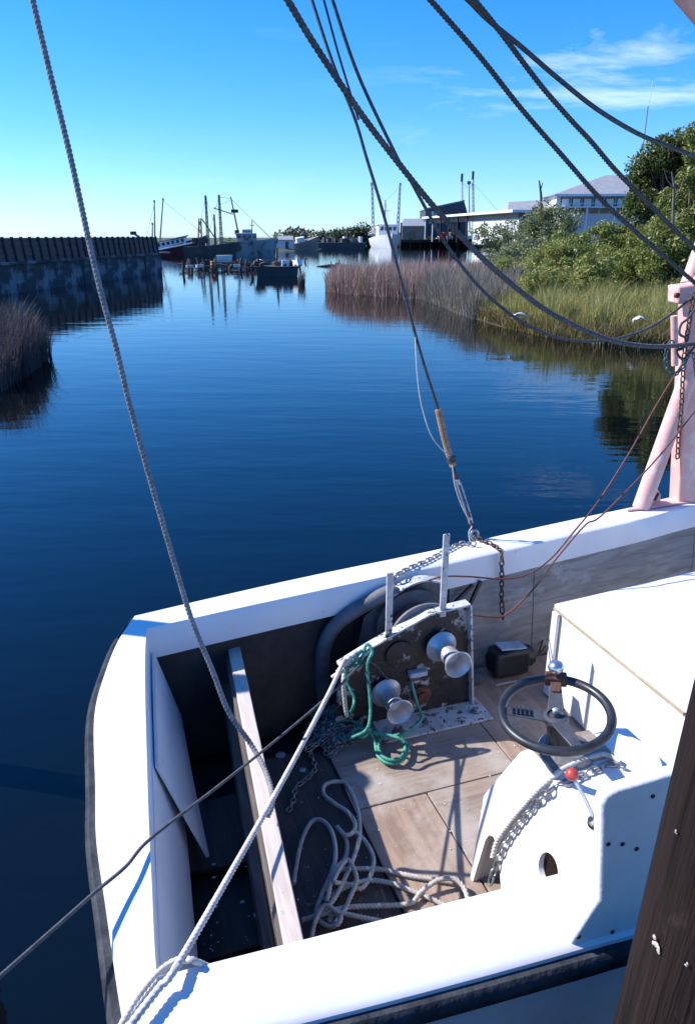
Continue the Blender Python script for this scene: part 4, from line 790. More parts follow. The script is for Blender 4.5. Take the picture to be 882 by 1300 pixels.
bpy.data.objects['water_weed_tuft'].pop('kind', None)

def leaves(centers, radii, per, size, flat=0.75):
    C_ = np.repeat(centers, per, 0); Rr = np.repeat(radii, per)[:, None]; n = len(C_)
    d = rng.normal(0, 1, (n, 3)); d /= np.linalg.norm(d, axis=1)[:, None]; d *= (rng.uniform(0.25, 1.0, (n, 1)) ** 0.5) * Rr; d[:, 2] *= flat
    p = C_ + d
    nr = rng.normal(0, 1, (n, 3)); nr[:, 2] += 0.6; nr /= np.linalg.norm(nr, axis=1)[:, None]
    t = np.cross(nr, rng.normal(0, 1, (n, 3))); t /= np.linalg.norm(t, axis=1)[:, None]; b = np.cross(nr, t)
    s = size * rng.uniform(0.6, 1.4, (n, 1))
    V = np.stack([p - t * s, p - b * s * .42 + t * s * .1, p + t * s, p + b * s * .42 + t * s * .1], 1).reshape(-1, 3)
    return V, np.arange(n * 4).reshape(n, 4)
def plant(name, loc, rx, ry, h, m, label, cat, n_cl=90, per=60, size=0.10, cr=0.42, trunk=0.0, group=None, lobes=None, seed=0, low=0.12, bark=None):
    """tree or shrub: stems and limbs up to clusters of single leaves spread through uneven lobes of the crown"""
    r_ = np.random.default_rng(seed + 100); root = empty(name, loc, 0, label, cat, group)
    if lobes is None:
        lobes = []
        for k in range(7):
            a = r_.uniform(0, 6.28); q = r_.uniform(0.15, 0.68); zc_ = r_.uniform(0.35, 0.82)
            lobes.append((q * rx * math.cos(a), q * ry * math.sin(a), h * zc_, r_.uniform(0.38, 0.58) * rx, r_.uniform(0.38, 0.58) * ry, r_.uniform(0.18, 0.30) * h))
        lobes.append((0, 0, h * 0.42, rx * .75, ry * .75, h * .38))
    cs = []; tot = sum(l[3] * l[5] for l in lobes)
    for l in lobes:
        k = max(4, int(n_cl * l[3] * l[5] / tot)); d = r_.normal(0, 1, (k, 3)); d /= np.linalg.norm(d, axis=1)[:, None]; d *= r_.uniform(0.62, 1.05, (k, 1))
        c = d * np.array([l[3], l[4], l[5]]) + np.array(l[:3]); cs.append(c)
    C_ = np.concatenate(cs); C_ = C_[C_[:, 2] > h * low]
    rad = cr * r_.uniform(0.55, 1.25, len(C_))
    V, Fq = leaves(C_, rad, int(per * 1.7), size * 0.72); raw_mesh('crown', V, Fq, m, root)
    mb = MB(); nst = 1 if trunk else 5
    for s_ in range(nst):
        a = s_ * 1.3; b0 = Vector((0, 0, -0.2)) if nst == 1 else Vector((0.12 * rx * math.cos(a), 0.12 * ry * math.sin(a), -0.2))
        tr_ = trunk if trunk else 0.035; top = Vector((0.1 * rx * math.cos(a + 1), 0.1 * ry * math.sin(a + 1), h * 0.55)); mid_ = b0.lerp(top, .5) + Vector((0.08 * rx, 0, 0))
        mb.tube([b0, mid_, top], [tr_, tr_ * .8, tr_ * .5], 8)
        for c in C_[s_::nst][::3]:
            q = b0.lerp(top, r_.uniform(0.45, 1.0)); e = Vector(c); mb.tube([q, q.lerp(e, .55) + Vector((0, 0, 0.06 * h)), e], [tr_ * .4, tr_ * .25, tr_ * .12], 5, cap=False)
    mb.build('trunk', bark or M['bark'], root, smooth=60)
    return root
def gpt(px, Y): 
    x = D(px, 300, Y).x; return (x, Y, float(ground_z(x, Y)[0]))
def htop(py, Y, z0): return D(441, py, Y).z - z0
def shrub(px, top, wpx, Y, m, label, seed, name='shrub', cat='shrub', n_cl=90, per=60, size=0.085, cr=0.36, group='shrubs on the right bank', depth=None, **k):
    l = gpt(px, Y); rx = wpx / 2 * Y * 1.06 / F; h = htop(top, Y, l[2])
    return plant(name, l, rx, depth or rx * 0.9, h, m, label, cat, n_cl, per, size, cr, group=group, seed=seed, **k)
shrub(690, 262, 84, 46, M['leaf_c'], 'rounded grey green shrub in front of the low grey roof', 1, n_cl=110, size=0.11, cr=0.5, per=70)
shrub(632, 285, 50, 50, M['leaf_c'], 'small grey green shrub at the left end of the bank thicket', 2, n_cl=60, size=0.11, cr=0.45)
shrub(655, 300, 66, 43, M['leaf_c'], 'low grey shrub standing just behind the reeds', 12, n_cl=70, size=0.10, cr=0.42)
shrub(735, 283, 96, 36, M['leaf_a'], 'olive shrub below the balcony of the grey house', 3, n_cl=130, per=70, size=0.095, cr=0.42)
shrub(700, 300, 80, 33, M['leaf_b'], 'yellow green shrub in the middle of the bank thicket', 4, n_cl=120, per=70, size=0.085, cr=0.36)
shrub(655, 324, 54, 30, M['leaf_b'], 'small yellow green shrub between reeds and grass', 5, n_cl=60, per=60, size=0.075, cr=0.28)
shrub(745, 318, 92, 27, M['leaf_b'], 'bright green shrub right above the grassy bank', 6, n_cl=120, per=70, size=0.075, cr=0.30)
shrub(800, 300, 76, 29, M['leaf_a'], 'olive shrub in the shade left of the tall tree', 7, n_cl=110, per=70, size=0.085, cr=0.36)
shrub(860, 262, 92, 27, M['leaf_a'], 'large olive bush at the right edge under the tall tree', 8, n_cl=160, per=75, size=0.085, cr=0.38)
shrub(795, 268, 80, 34, M['leaf_a'], 'leafy bush in front of the right end of the house', 9, n_cl=110, per=70, size=0.095, cr=0.4)
shrub(636, 318, 44, 40, M['leaf_c'], 'low pale shrub at the back edge of the brown reeds', 13, n_cl=50, size=0.09, cr=0.36)
shrub(690, 340, 60, 26.5, M['leaf_b'], 'low sprawling bush at the edge of the green grass', 10, n_cl=60, per=55, size=0.07, cr=0.24)
# tall trees with separate lobes read from the photo
def tall(px, Y, lob, m, label, seed, n_cl, trunk, per=70, size=0.10, cr=0.42):
    l = gpt(px, Y); k = Y * 1.06 / F
    L_ = [((x - px) * k, dy, D(441, y, Y).z - l[2], rx_ * k, rx_ * k * .9, rz_ * k) for x, y, rx_, rz_, dy in lob]
    h = max(q[2] + q[5] for q in L_)
    return plant('tall_tree', l, 2.0, 2.0, h, m, label, 'tree', n_cl, per, size, cr, trunk, 'tall trees at the right edge', L_, seed, 0.05)
tall(838, 31, [(828, 207, 26, 22, 0), (812, 222, 14, 16, .4), (845, 190, 18, 16, -.5), (840, 232, 24, 18, .6), (815, 262, 22, 16, 0), (850, 262, 24, 22, .3)], M['leaf_d'], 'dark dense evergreen tree with rounded top beside the house', 21, 210, 0.11)
tall(872, 28, [(868, 172, 14, 14, 0), (885, 185, 18, 20, .3), (862, 212, 13, 15, -.3), (880, 235, 22, 18, .2), (855, 262, 20, 16, .5), (895, 275, 24, 24, 0), (905, 210, 22, 26, .4)], M['leaf_a'], 'tallest open branched tree at the right edge of the bank', 22, 150, 0.09, cr=0.36)
tall(925, 27, [(930, 230, 34, 40, 0), (915, 290, 34, 34, .4), (945, 300, 34, 34, 0)], M['leaf_d'], 'dark tree mostly cut off by the right edge', 23, 130, 0.12)
# bare pale trunk showing in front of the tree
l = gpt(853, 26.8); sn = empty('bare_tree', l, 0, 'pale leafless trunk with forked branches in front of the tall tree', 'tree')
def rel(px, py, Y): return D(px, py, Y) - Vector(l)
m = MB(); m.tube([Vector((0, 0, -.2)), rel(853, 300, 26.8), rel(854, 260, 26.8), rel(855, 235, 26.8), rel(852, 218, 26.8)], [0.06, 0.055, 0.045, 0.04, 0.02], 8)
m.tube([rel(854, 255, 26.8), rel(863, 240, 26.7), rel(868, 225, 26.6)], [0.03, 0.02, 0.01], 6); m.tube([rel(855, 240, 26.8), rel(846, 228, 26.7), rel(842, 214, 26.6)], [0.028, 0.018, 0.01], 6)
m.tube([rel(853, 285, 26.8), rel(866, 268, 26.6), rel(876, 262, 26.6)], [0.028, 0.018, 0.01], 6); m.build('trunk', M['bark'], sn, smooth=60)
# litter caught in the grass
M['litter'] = mat('white_plastic', (0.75, 0.76, 0.78), (0.6, 0.62, 0.66), rough=0.4, scale=9)
for i, (pq, s_, lab) in enumerate((((659, 403), 0.16, 'small white plastic scrap at the left end of the grass'), ((767, 402), 0.24, 'largest crumpled white plastic bag in the bank grass'), ((811, 408), 0.14, 'small pale plastic scrap in the grass near the pink post'))):
    Y = D(441, pq[1], 21).y; q = P(pq[0], pq[1], 0.55); mm = MB(); r_ = random.Random(i)
    vs = []; nn = 9
    for a in range(nn):
        for b in range(nn):
            vs.append((((a / (nn - 1)) - .5) * 2 * s_ * 1.3, ((b / (nn - 1)) - .5) * s_, 0.10 * math.cos((a / (nn - 1) - .5) * 3) + r_.uniform(-.05, .05)))
    mm.add(vs, [(a * nn + b, (a + 1) * nn + b, (a + 1) * nn + b + 1, a * nn + b + 1) for a in range(nn - 1) for b in range(nn - 1)])
    o = mm.build('plastic_bag', M['litter'], smooth=80); o.location = q; tag(o, lab, 'litter', 'plastic litter on the right bank')
    sm = o.modifiers.new('solid', 'SOLIDIFY'); sm.thickness = 0.01

# ================================================================== LEFT WHARF: concrete bulkhead with a plank barrier on top
M['concrete'] = mat('stained_concrete', (0.07, 0.073, 0.082), (0.03, 0.032, 0.038), rough=0.9, scale=0.7, bump=0.5, bscale=5, c3=(0.19, 0.205, 0.23), s3=0.8, lo3=0.50, hi3=0.60, bdist=0.03)
M['fence'] = mat('rust_brown_plank', (0.19, 0.105, 0.09), (0.10, 0.06, 0.055), rough=0.85, scale=2.2, bump=0.4, stretch=(1, 1, 4), c3=(0.12, 0.08, 0.07), s3=3)
M['fence_rib'] = mat('dark_barrier_rib', (0.035, 0.03, 0.032), (0.055, 0.045, 0.045), rough=0.8, scale=4)
wa, wb = Vector((-17.6, 29.5, 0)), Vector((-14.15, 58.9, 0)); wd_ = (wb - wa); WL = wd_.length; wd_.normalize(); wn_ = Vector((wd_.y, -wd_.x, 0))
wf = empty('wharf_wall', wa, math.atan2(wd_.y, wd_.x), 'long low concrete wharf with a brown plank barrier along the left shore', 'wharf')
nb = 9; proto = None
for i in range(nb):
    if proto is None: proto = MB().box((WL / nb / 2, 1.6, 0.35), (WL / nb - 0.03, 3.2, 2.1)).build('concrete_block', M['concrete'], wf, smooth=0, bevel=0.03); c = proto
    else: c = share(proto, wf)
    c.location = (i * WL / nb, 0.02 * math.sin(i * 2.1), 0.01 * math.sin(i * 1.3))
MB().box((WL / 2, 0.06, 1.40 - 0.06), (WL, 0.42, 0.14)).build('kerb_beam', M['concrete'], wf, smooth=0, bevel=0.02).location.z = 0.07
NB = 34; pitch = WL / NB; rib = None; pk = None
for i in range(NB + 1):
    if rib is None: rib = MB().prism([(0, 0.10, 1.48), (0.10, 0.10, 1.48), (0.10, 0.22, 2.64), (0, 0.22, 2.64)], (0, 0.14, 0)).build('rib_post', M['fence_rib'], wf, smooth=0, bevel=0.01); c = rib
    else: c = share(rib, wf)
    c.location = (i * pitch * 0.998, 0.0, 0.0)
for i in range(NB):
    for r_ in range(4):
        if pk is None: pk = MB().box((pitch / 2 + 0.05, 0, 0), (pitch - 0.10, 0.07, 0.30)).build('plank', M['fence'], wf, smooth=0, bevel=0.012); c = pk
        else: c = share(pk, wf)
        c.location = (i * pitch, 0.25 + 0.03 * r_ + random.uniform(-.02, .02), 1.61 + r_ * 0.278 + random.uniform(-.012, .012)); c.rotation_euler = (-0.12 + random.uniform(-.03, .03), random.uniform(-.012, .012), 0)
m = MB(); m.box((WL / 2, 2.6, 1.43), (WL + 6, 4.6, 0.10)); m.build('wharf_deck', M['concrete'], wf, smooth=0)

# ================================================================== boats
M['white_far'] = mat('far_white_paint', (0.78, 0.79, 0.80), (0.68, 0.70, 0.72), rough=0.5, scale=0.8, c3=(0.40, 0.33, 0.28), s3=1.5, lo3=0.64, hi3=0.72)
M['red_hull'] = mat('dark_red_hull', (0.13, 0.030, 0.035), (0.07, 0.022, 0.026), rough=0.6, scale=1.2)
M['grey_hull'] = mat('rusty_grey_hull', (0.34, 0.37, 0.40), (0.22, 0.24, 0.27), rough=0.7, scale=0.6, c3=(0.15, 0.08, 0.05), s3=0.9, lo3=0.54, hi3=0.64)
M['dark_hull'] = mat('black_hull', (0.03, 0.033, 0.04), (0.06, 0.06, 0.065), rough=0.6, scale=1.0, c3=(0.13, 0.07, 0.05), s3=1.2)
M['glass'] = mat('dark_window', (0.02, 0.026, 0.035), (0.03, 0.035, 0.045), rough=0.12, scale=2)
M['mast'] = mat('weathered_mast', (0.22, 0.21, 0.22), (0.13, 0.12, 0.12), rough=0.7, scale=3, c3=(0.24, 0.19, 0.16), s3=2)
M['mast_white'] = mat('white_mast', (0.70, 0.71, 0.73), (0.58, 0.59, 0.61), rough=0.5, scale=2)
M['dark_iron'] = mat('dark_iron', (0.035, 0.035, 0.04), (0.06, 0.05, 0.05), rough=0.6, scale=4)
def hull_mesh(L_, B, fb_bow, fb_stern, draft=0.8):
    n = 16; mb = MB(); vs = []
    for i in range(n + 1):
        t = i / n; x = (t - 0.5) * L_; w_ = B / 2 * (1 - max(0, (t - 0.55) / 0.45) ** 2.2) * (0.86 + 0.14 * min(1, t / 0.3)); w_ = max(w_, 0.03)
        zt = fb_stern + (fb_bow - fb_stern) * t ** 2.2; rk = 0.10 * L_ * max(0, (t - .7) / .3) ** 2
        vs += [(x + rk, -w_, zt), (x + rk * .4, -w_ * .88, zt * .35), (x, -w_ * .6, -draft), (x, w_ * .6, -draft), (x + rk * .4, w_ * .88, zt * .35), (x + rk, w_, zt)]
    fs = []
    for i in range(n):
        for j in range(5): fs.append((i * 6 + j, i * 6 + j + 1, (i + 1) * 6 + j + 1, (i + 1) * 6 + j))
        fs.append((i * 6 + 5, i * 6, (i + 1) * 6, (i + 1) * 6 + 5))
    fs.append((0, 1, 2, 3, 4, 5)); mb.add(vs, fs); return mb
def mast(mb, a, b, r0, r1=None, n=8): mb.tube([a, b], [r0, r1 or r0 * .6], n)
def lattice(mb, a, b, w_, r):
    a, b = Vector(a), Vector(b); d = (b - a); n = max(4, int(d.length / (w_ * 1.6))); x = Vector((w_ / 2, 0, 0)); y = Vector((0, w_ / 2, 0))
    cs = [x + y, x - y, -x - y, -x + y]
    for c in cs: mb.tube([a + c, b + c * .5], r, 5)
    for i in range(n):
        p = a + d * (i / n); q = a + d * ((i + 1) / n); s0 = 1 - .5 * i / n; s1 = 1 - .5 * (i + 1) / n
        for k in range(4): mb.tube([p + cs[k] * s0, q + cs[(k + 1) % 4] * s1], r * .7, 4, cap=False)

# white trawler end on at the far fish dock
tw = empty('white_trawler', P(489, 314.2, 0), R(-84), 'white shrimp trawler with two raised outriggers at the far dock', 'trawler')
hull_mesh(17, 7.0, 3.1, 2.0).build('hull', M['white_far'], tw, smooth=40)
MB().box((1.5, 0, 3.6), (5.0, 4.6, 2.8)).build('wheelhouse', M['white_far'], tw, bevel=0.1)
MB().box((1.4, 0, 5.06), (5.6, 5.2, 0.16)).build('roof', M['white_far'], tw, bevel=0.04)
for y in (-1.5, -0.5, 0.5, 1.5): MB().box((4.02, y, 4.2), (0.06, 0.7, 0.8)).build('window', M['glass'], tw, smooth=0)
m = MB(); hp = [Vector((6.0, -2.0, 4.9)), Vector((-8, -3.2, 3.3)), Vector((-8, 3.2, 3.3)), Vector((6.0, 2.0, 4.9))]
for a, b in zip(hp[:-1], hp[1:]): m.tube([a, b], 0.06, 6); m.tube([a - Vector((0, 0, .5)), b - Vector((0, 0, .5))], 0.05, 6)
m.build('rail', M['mast_white'], tw)
for s_ in (-1, 1):
    m = MB(); lattice(m, (-0.5, s_ * 2.9, 3.0), (-0.8, s_ * 3.35, 14.4), 0.6, 0.12); m.build('outrigger', M['mast_white'], tw)
    MB().box((-0.8, s_ * 3.4, 14.0), (0.3, 0.5, 0.6)).build('outrigger_block', M['dark_iron'], tw)
m = MB(); mast(m, (-1.2, 0, 2.5), (-1.2, 0, 10.6), 0.16); m.tube([(-1.2, -1.2, 8.2), (-1.2, 1.2, 8.2)], 0.06, 6); m.tube([(-1.2, 0, 9.0), (-6.5, 0.6, 6.0)], 0.09, 6); m.build('mast', M['mast'], tw)
m = MB()
for y in (-2.9, 2.9): m.tube([(-1.2, 0, 10.2), (-0.8, y * 1.15, 13.6)], 0.025, 4); m.tube([(-1.2, 0, 10.2), (-7.8, y * .8, 3)], 0.025, 4)
m.tube([(-1.2, 0, 10.4), (8.6, 0, 4.2)], 0.025, 4); m.build('stay_wires', M['dark_iron'], tw)

# listing red trawler behind the wharf end
rt = empty('listing_trawler', D(222, 325, 112), R(6), 'tilted trawler with white cabin and dark red hull behind the wharf end', 'trawler')
rt.location.z = 0.1; rt.rotation_euler = (R(3), R(-11), R(6))
hull_mesh(8.6, 3.4, 1.7, 1.15).build('hull', M['red_hull'], rt, smooth=40)
MB().box((-0.6, -0.2, 1.62), (5.6, 2.6, 0.9)).build('cabin', M['white_far'], rt, bevel=0.05)
MB().box((0.2, -0.3, 1.16), (7.6, 3.5, 0.16)).build('deck_rail', M['white_far'], rt, bevel=0.03)
MB().box((-0.5, -0.2, 2.13), (6.0, 2.9, 0.12)).build('cabin_roof', M['dark_iron'], rt, bevel=0.03)
for i in range(8): MB().box((-3.0 + i * 0.68, -1.52, 1.74), (0.40, 0.06, 0.42)).build('window', M['glass'], rt, smooth=0)
for (x0_, x1_, z1_) in ((-2.3, -0.8, 7.4), (-1.6, 0.45, 7.4), (-2.7, -1.9, 4.6)):
    m = MB(); mast(m, (x0_, 0.2, 2.0), (x1_, 0.2, z1_), 0.11, 0.08); m.box((x1_, .2, z1_), (.22, .2, .3)); m.build('mast', M['mast'], rt)
m = MB(); m.tube([(0.45, 0.2, 7.2), (5.0, 0, 1.6)], 0.02, 4); m.tube([(-0.8, 0.2, 7.2), (-4.3, 0, 1.2)], 0.02, 4); m.build('stay_wires', M['dark_iron'], rt)
# derrick boom standing up behind the barrier
a0, a1 = D(169.5, 296, 70), D(184, 306, 70); dk = empty('derrick_boom', (a1.x + 0.5, 70, 1.45), 0, 'short dark boom sticking up above the brown plank barrier', 'boom')
MB().tube([a0 - dk.location, a1 - dk.location, Vector((0.2, 0, 0))], [0.09, 0.12, 0.14], 8).build('spar', M['mast'], dk); MB().box(a0 - dk.location, (0.5, 0.3, 0.3)).build('block', M['dark_iron'], dk, bevel=0.03)

# rusty grey ship with masts
gs = empty('rusty_ship', D(318, 326, 108), R(4), 'rust streaked grey fishing ship with radar mast moored beyond the wrecked pier', 'ship'); gs.location.z = 0; g0 = Vector(gs.location); gr = -R(4)
def gl(px, py, Y=108.0):
    q = D(px, py, Y) - g0; return Vector((q.x * math.cos(gr) - q.y * math.sin(gr), q.x * math.sin(gr) + q.y * math.cos(gr), q.z))
hull_mesh(6.6, 3.8, 2.35, 1.9).build('hull', M['grey_hull'], gs, smooth=40)
a, b = gl(301, 307), gl(325, 296); MB().box(((a.x + b.x) / 2, 0, (1.7 + b.z) / 2), (b.x - a.x, 3.0, b.z - 1.7)).build('deckhouse', M['grey_hull'], gs, bevel=0.06)
a2, b2 = gl(308, 297), gl(319, 291); MB().box(((a2.x + b2.x) / 2, 0, (b.z + b2.z) / 2), (b2.x - a2.x, 2.0, b2.z - b.z)).build('bridge', M['white_far'], gs, bevel=0.05)
for i in range(4): MB().box((a.x + 0.45 + i * 0.7, -1.52, b.z - 0.45), (0.36, 0.05, 0.36)).build('window', M['glass'], gs, smooth=0)
for i in range(3): MB().box((a2.x + 0.28 + i * 0.36, -1.02, b2.z - 0.28), (0.24, 0.05, 0.26)).build('window', M['glass'], gs, smooth=0)
m = MB(); mast(m, gl(303, 298), gl(293, 250), 0.13, 0.08); m.build('radar_mast', M['mast'], gs); MB().box(gl(298, 268), (0.95, 0.7, 0.42)).build('radar_box', M['dark_iron'], gs, bevel=0.05); MB().box(gl(301, 295), (0.6, 0.6, 0.6)).build('lamp_box', M['dark_iron'], gs, bevel=0.05)
m = MB(); mast(m, gl(320, 297), gl(320, 279), 0.07, 0.05); m.tube([gl(317, 286), gl(323, 286)], 0.05, 6); m.build('signal_mast', M['mast'], gs)
m = MB()
for p_, q_ in (((293, 252), (348, 306)), ((293, 254), (271, 264)), ((320, 280), (346, 305))): m.tube([gl(*p_), gl(*q_)], 0.022, 4)
m.build('stay_wires', M['dark_iron'], gs)
# two masted dark hulk left of it
hk = empty('dark_hulk', D(268, 329, 98), R(-6), 'dark derelict hulk with two tall masts beside the listing trawler', 'ship'); hk.location.z = 0; h0_ = Vector(hk.location); hr = R(6)
def hl(px, py, Y=98.0):
    q = D(px, py, Y) - h0_; return Vector((q.x * math.cos(hr) - q.y * math.sin(hr), q.x * math.sin(hr) + q.y * math.cos(hr), q.z))
hull_mesh(6.2, 3.0, 1.9, 1.4).build('hull', M['dark_hull'], hk, smooth=40)
for p_, q_, r0 in (((265, 320), (261, 248), 0.15), ((282, 318), (278, 247), 0.14), ((274, 320), (272, 272), 0.09)):
    m = MB(); lattice(m, hl(*p_), hl(*q_), 0.34 if r0 > .1 else 0.22, 0.03); mast(m, hl(*p_), hl(*q_), 0.05, 0.03); m.build('mast', M['mast'], hk)
m = MB(); m.tube([hl(271, 264), hl(296, 272)], 0.07, 6); m.build('boom', M['mast'], hk)
m = MB(); m.tube([hl(256.5, 278), hl(273, 302)], 0.08, 6); m.build('boom', M['mast'], hk)
m = MB(); lattice(m, hl(254, 318), hl(254, 277), 0.5, 0.045); m.build('gantry', M['mast'], hk)
MB().box(hl(258, 305), (0.9, 1.2, 0.7)).build('deckhouse', M['dark_iron'], hk, bevel=0.04); MB().box(hl(248, 305), (0.6, 0.9, 0.6)).build('deck_box', M['dark_iron'], hk, bevel=0.04)
m = MB()
for p_, q_ in (((261, 250), (282, 312)), ((278, 249), (262, 310)), ((278, 250), (293, 252)), ((261, 250), (250, 310))): m.tube([hl(*p_), hl(*q_)], 0.02, 4)
m.build('stay_wires', M['dark_iron'], hk)
# white skiff
sk = empty('white_skiff', D(284.5, 327.5, 92), R(3), 'small white skiff floating between hulk and wrecked pier', 'skiff'); sk.location.z = 0
hull_mesh(1.75, 1.0, 0.55, 0.5, 0.2).build('hull', M['white_far'], sk, smooth=40); MB().box((-0.3, 0, 0.42), (0.2, 0.8, 0.05)).build('thwart', M['mast'], sk)
# wrecked pier: stumps, deck boards, scrap
M['old_wood'] = mat('grey_rotten_wood', (0.10, 0.085, 0.075), (0.05, 0.042, 0.04), rough=0.9, scale=3, c3=(0.22, 0.20, 0.19), s3=4)
wpY = 61.0; wp0 = P(300, 342, 0); wp_ = empty('wrecked_pier', (wp0.x, wp0.y, 0), R(2), 'collapsed timber pier of broken stumps and loose boards in mid channel', 'pier')
rp_ = random.Random(5)
for i in range(26):
    x = rp_.uniform(-4.4, 2.6); y = rp_.uniform(-1.2, 3.0); h_ = rp_.uniform(0.25, 0.95)
    MB().tube([(x, y, -0.8), (x + rp_.uniform(-.1, .1), y, h_ * .5), (x + rp_.uniform(-.2, .2), y, h_)], [0.13, 0.12, 0.11], 8).build('stump', M['old_wood'], wp_)
for i in range(24):
    x = rp_.uniform(-4.2, 2.2); y = rp_.uniform(-1.0, 2.6); z_ = rp_.uniform(0.22, 0.6)
    MB().box((x, y, z_), (rp_.uniform(0.8, 2.2), 0.22, 0.08), Matrix.Rotation(rp_.uniform(-.5, .5), 3, 'Z') @ Matrix.Rotation(rp_.uniform(-.22, .22), 3, 'Y')).build('deck_board', M['old_wood'], wp_, smooth=0, bevel=0.01)
M['orange'] = mat('faded_orange', (0.45, 0.16, 0.08), (0.34, 0.12, 0.07), rough=0.6)
for i, (px, py, w_, mm, lab) in enumerate(((241, 339, .38, 'white_far', 'white plastic crate at the wharf end of the wrecked pier'), (254, 340, .42, 'white_far', 'white fish box left of the orange drum on the wrecked pier'), (271, 337, .5, 'orange', 'orange drum standing on the wrecked pier'), (301, 338, .40, 'white_far', 'pale board heap on the middle of the wrecked pier'), (333, 334, .4, 'orange', 'small orange float at the right end of the wrecked pier'))):
    q = D(px, py + 3, 60.2 + i * .2); o = empty('fish_box' if mm == 'white_far' else 'drum', (q.x, q.y, max(0.3, q.z)), rp_.uniform(-.5, .5), lab, 'box' if mm == 'white_far' else 'drum')
    if mm == 'white_far':
        m = MB(); m.box((0, 0, w_ * .2), (w_ * 1.3, w_, w_ * .06)); [m.box((sx * w_ * .62, 0, w_ * .42), (w_ * .06, w_, w_ * .40)) for sx in (-1, 1)]; [m.box((0, sy * w_ * .47, w_ * .42), (w_ * 1.18, w_ * .06, w_ * .40)) for sy in (-1, 1)]; m.build('body', M[mm], o, smooth=0)
        MB().box((0, -w_ * .51, w_ * .5), (w_ * .4, w_ * .05, w_ * .08)).build('handle', M['mast'], o)
    else:
        MB().lathe([(w_ * .42, 0), (w_ * .45, .03), (w_ * .43, w_ * .4), (w_ * .46, w_ * .45), (w_ * .43, w_ * .5), (w_ * .43, w_ * .95), (w_ * .38, w_)], (0, 0, 0), (0, 0, 1), 16).build('body', M[mm], o)
# small dark scrap barge
bg_ = empty('scrap_barge', P(353, 351, 0), R(3), 'low dark barge heaped with scrap at the right end of the pier', 'barge')
MB().prism([(-1.35, -0.9, -0.3), (1.3, -0.9, -0.3), (1.45, -0.9, 0.62), (-1.5, -0.9, 0.62)], (0, 2.0, 0)).build('hull', M['dark_hull'], bg_, smooth=0, bevel=0.03)
MB().box((0, 0.1, 0.66), (3.1, 2.1, 0.09)).build('deck', M['old_wood'], bg_, bevel=0.02)
for i in range(16):
    x, y = rp_.uniform(-1.4, 1.4), rp_.uniform(-.8, .9); MB().box((x, y, 0.85), (rp_.uniform(.2, .7), rp_.uniform(.15, .4), rp_.uniform(.15, .5)), Matrix.Rotation(rp_.uniform(-1, 1), 3, 'Z') @ Matrix.Rotation(rp_.uniform(-.5, .5), 3, 'Y')).build('scrap', M[rp_.choice(('old_wood', 'dark_iron', 'white_far', 'old_wood', 'concrete'))], bg_, smooth=0, bevel=0.02)
MB().tube([(-0.1, 0.2, 0.6), (0.0, 0.2, 1.9)], [.09, .07], 8).build('post', M['old_wood'], bg_)
for i, (px, py, tp, lean, lab) in enumerate(((321, 354, 345, -4, 'crooked snag poking from the water left of the barge'), (379, 339, 325, 3, 'leaning stake in open water right of the barge'), (232, 347, 331, 0, 'mooring post at the far corner of the wharf'), (386, 333, 327, 2, 'short stump in the channel near the far shore'))):
    q = P(px, py, 0); o = empty('stake', q, 0, lab, 'stake', 'stakes in the channel'); t_ = D(px + lean, tp, q.y) - q
    MB().tube([Vector((0, 0, -.6)), t_ * .5 + Vector((.05, 0, 0)), t_], [0.11, 0.10, 0.07], 8).build('shaft', M['old_wood'], o)
    MB().tube([t_ * .55, t_ * .8 + Vector((0.28, 0, 0.05))], [0.05, 0.03], 6).build('branch', M['old_wood'], o)
# half sunk log with a bird on it
lg = empty('drift_log', P(424, 338.5, 0), R(4), 'drifting log with broken branches off the tip of the reeds', 'log')
MB().tube([(-1.6, 0, 0.0), (-0.4, 0, 0.1), (1.1, 0, 0.03)], [.06, .13, .1], 8).build('trunk', M['old_wood'], lg); MB().tube([(-0.2, 0, 0.05), (-0.35, 0, 0.55)], [.06, .03], 6).build('branch', M['old_wood'], lg); MB().tube([(0.5, 0, 0.05), (0.45, 0, 0.62)], [.10, .09], 6).build('branch', M['old_wood'], lg); MB().box((0.35, 0, .2), (.5, .2, .3)).build('knot', M['concrete'], lg, bevel=.06)

# ================================================================== far shore: fish house, sheds, house
M['roof_grey'] = mat('grey_shingle_roof', (0.30, 0.31, 0.34), (0.24, 0.25, 0.28), rough=0.85, scale=1.2)
M['siding'] = mat('pale_siding', (0.55, 0.57, 0.60), (0.47, 0.49, 0.52), rough=0.7, scale=0.8)
M['shed_dark'] = mat('dark_metal_shed', (0.045, 0.052, 0.068), (0.065, 0.07, 0.085), rough=0.6, scale=0.5)
M['dock_wood'] = mat('dark_dock_timber', (0.05, 0.042, 0.038), (0.03, 0.026, 0.025), rough=0.9, scale=1.5)
M['tan'] = mat('tan_wall', (0.30, 0.26, 0.22), (0.22, 0.19, 0.16), rough=0.8, scale=0.8)
M['pane'] = mat('bright_window_glass', (0.62, 0.70, 0.76), (0.52, 0.60, 0.66), rough=0.15, scale=1)
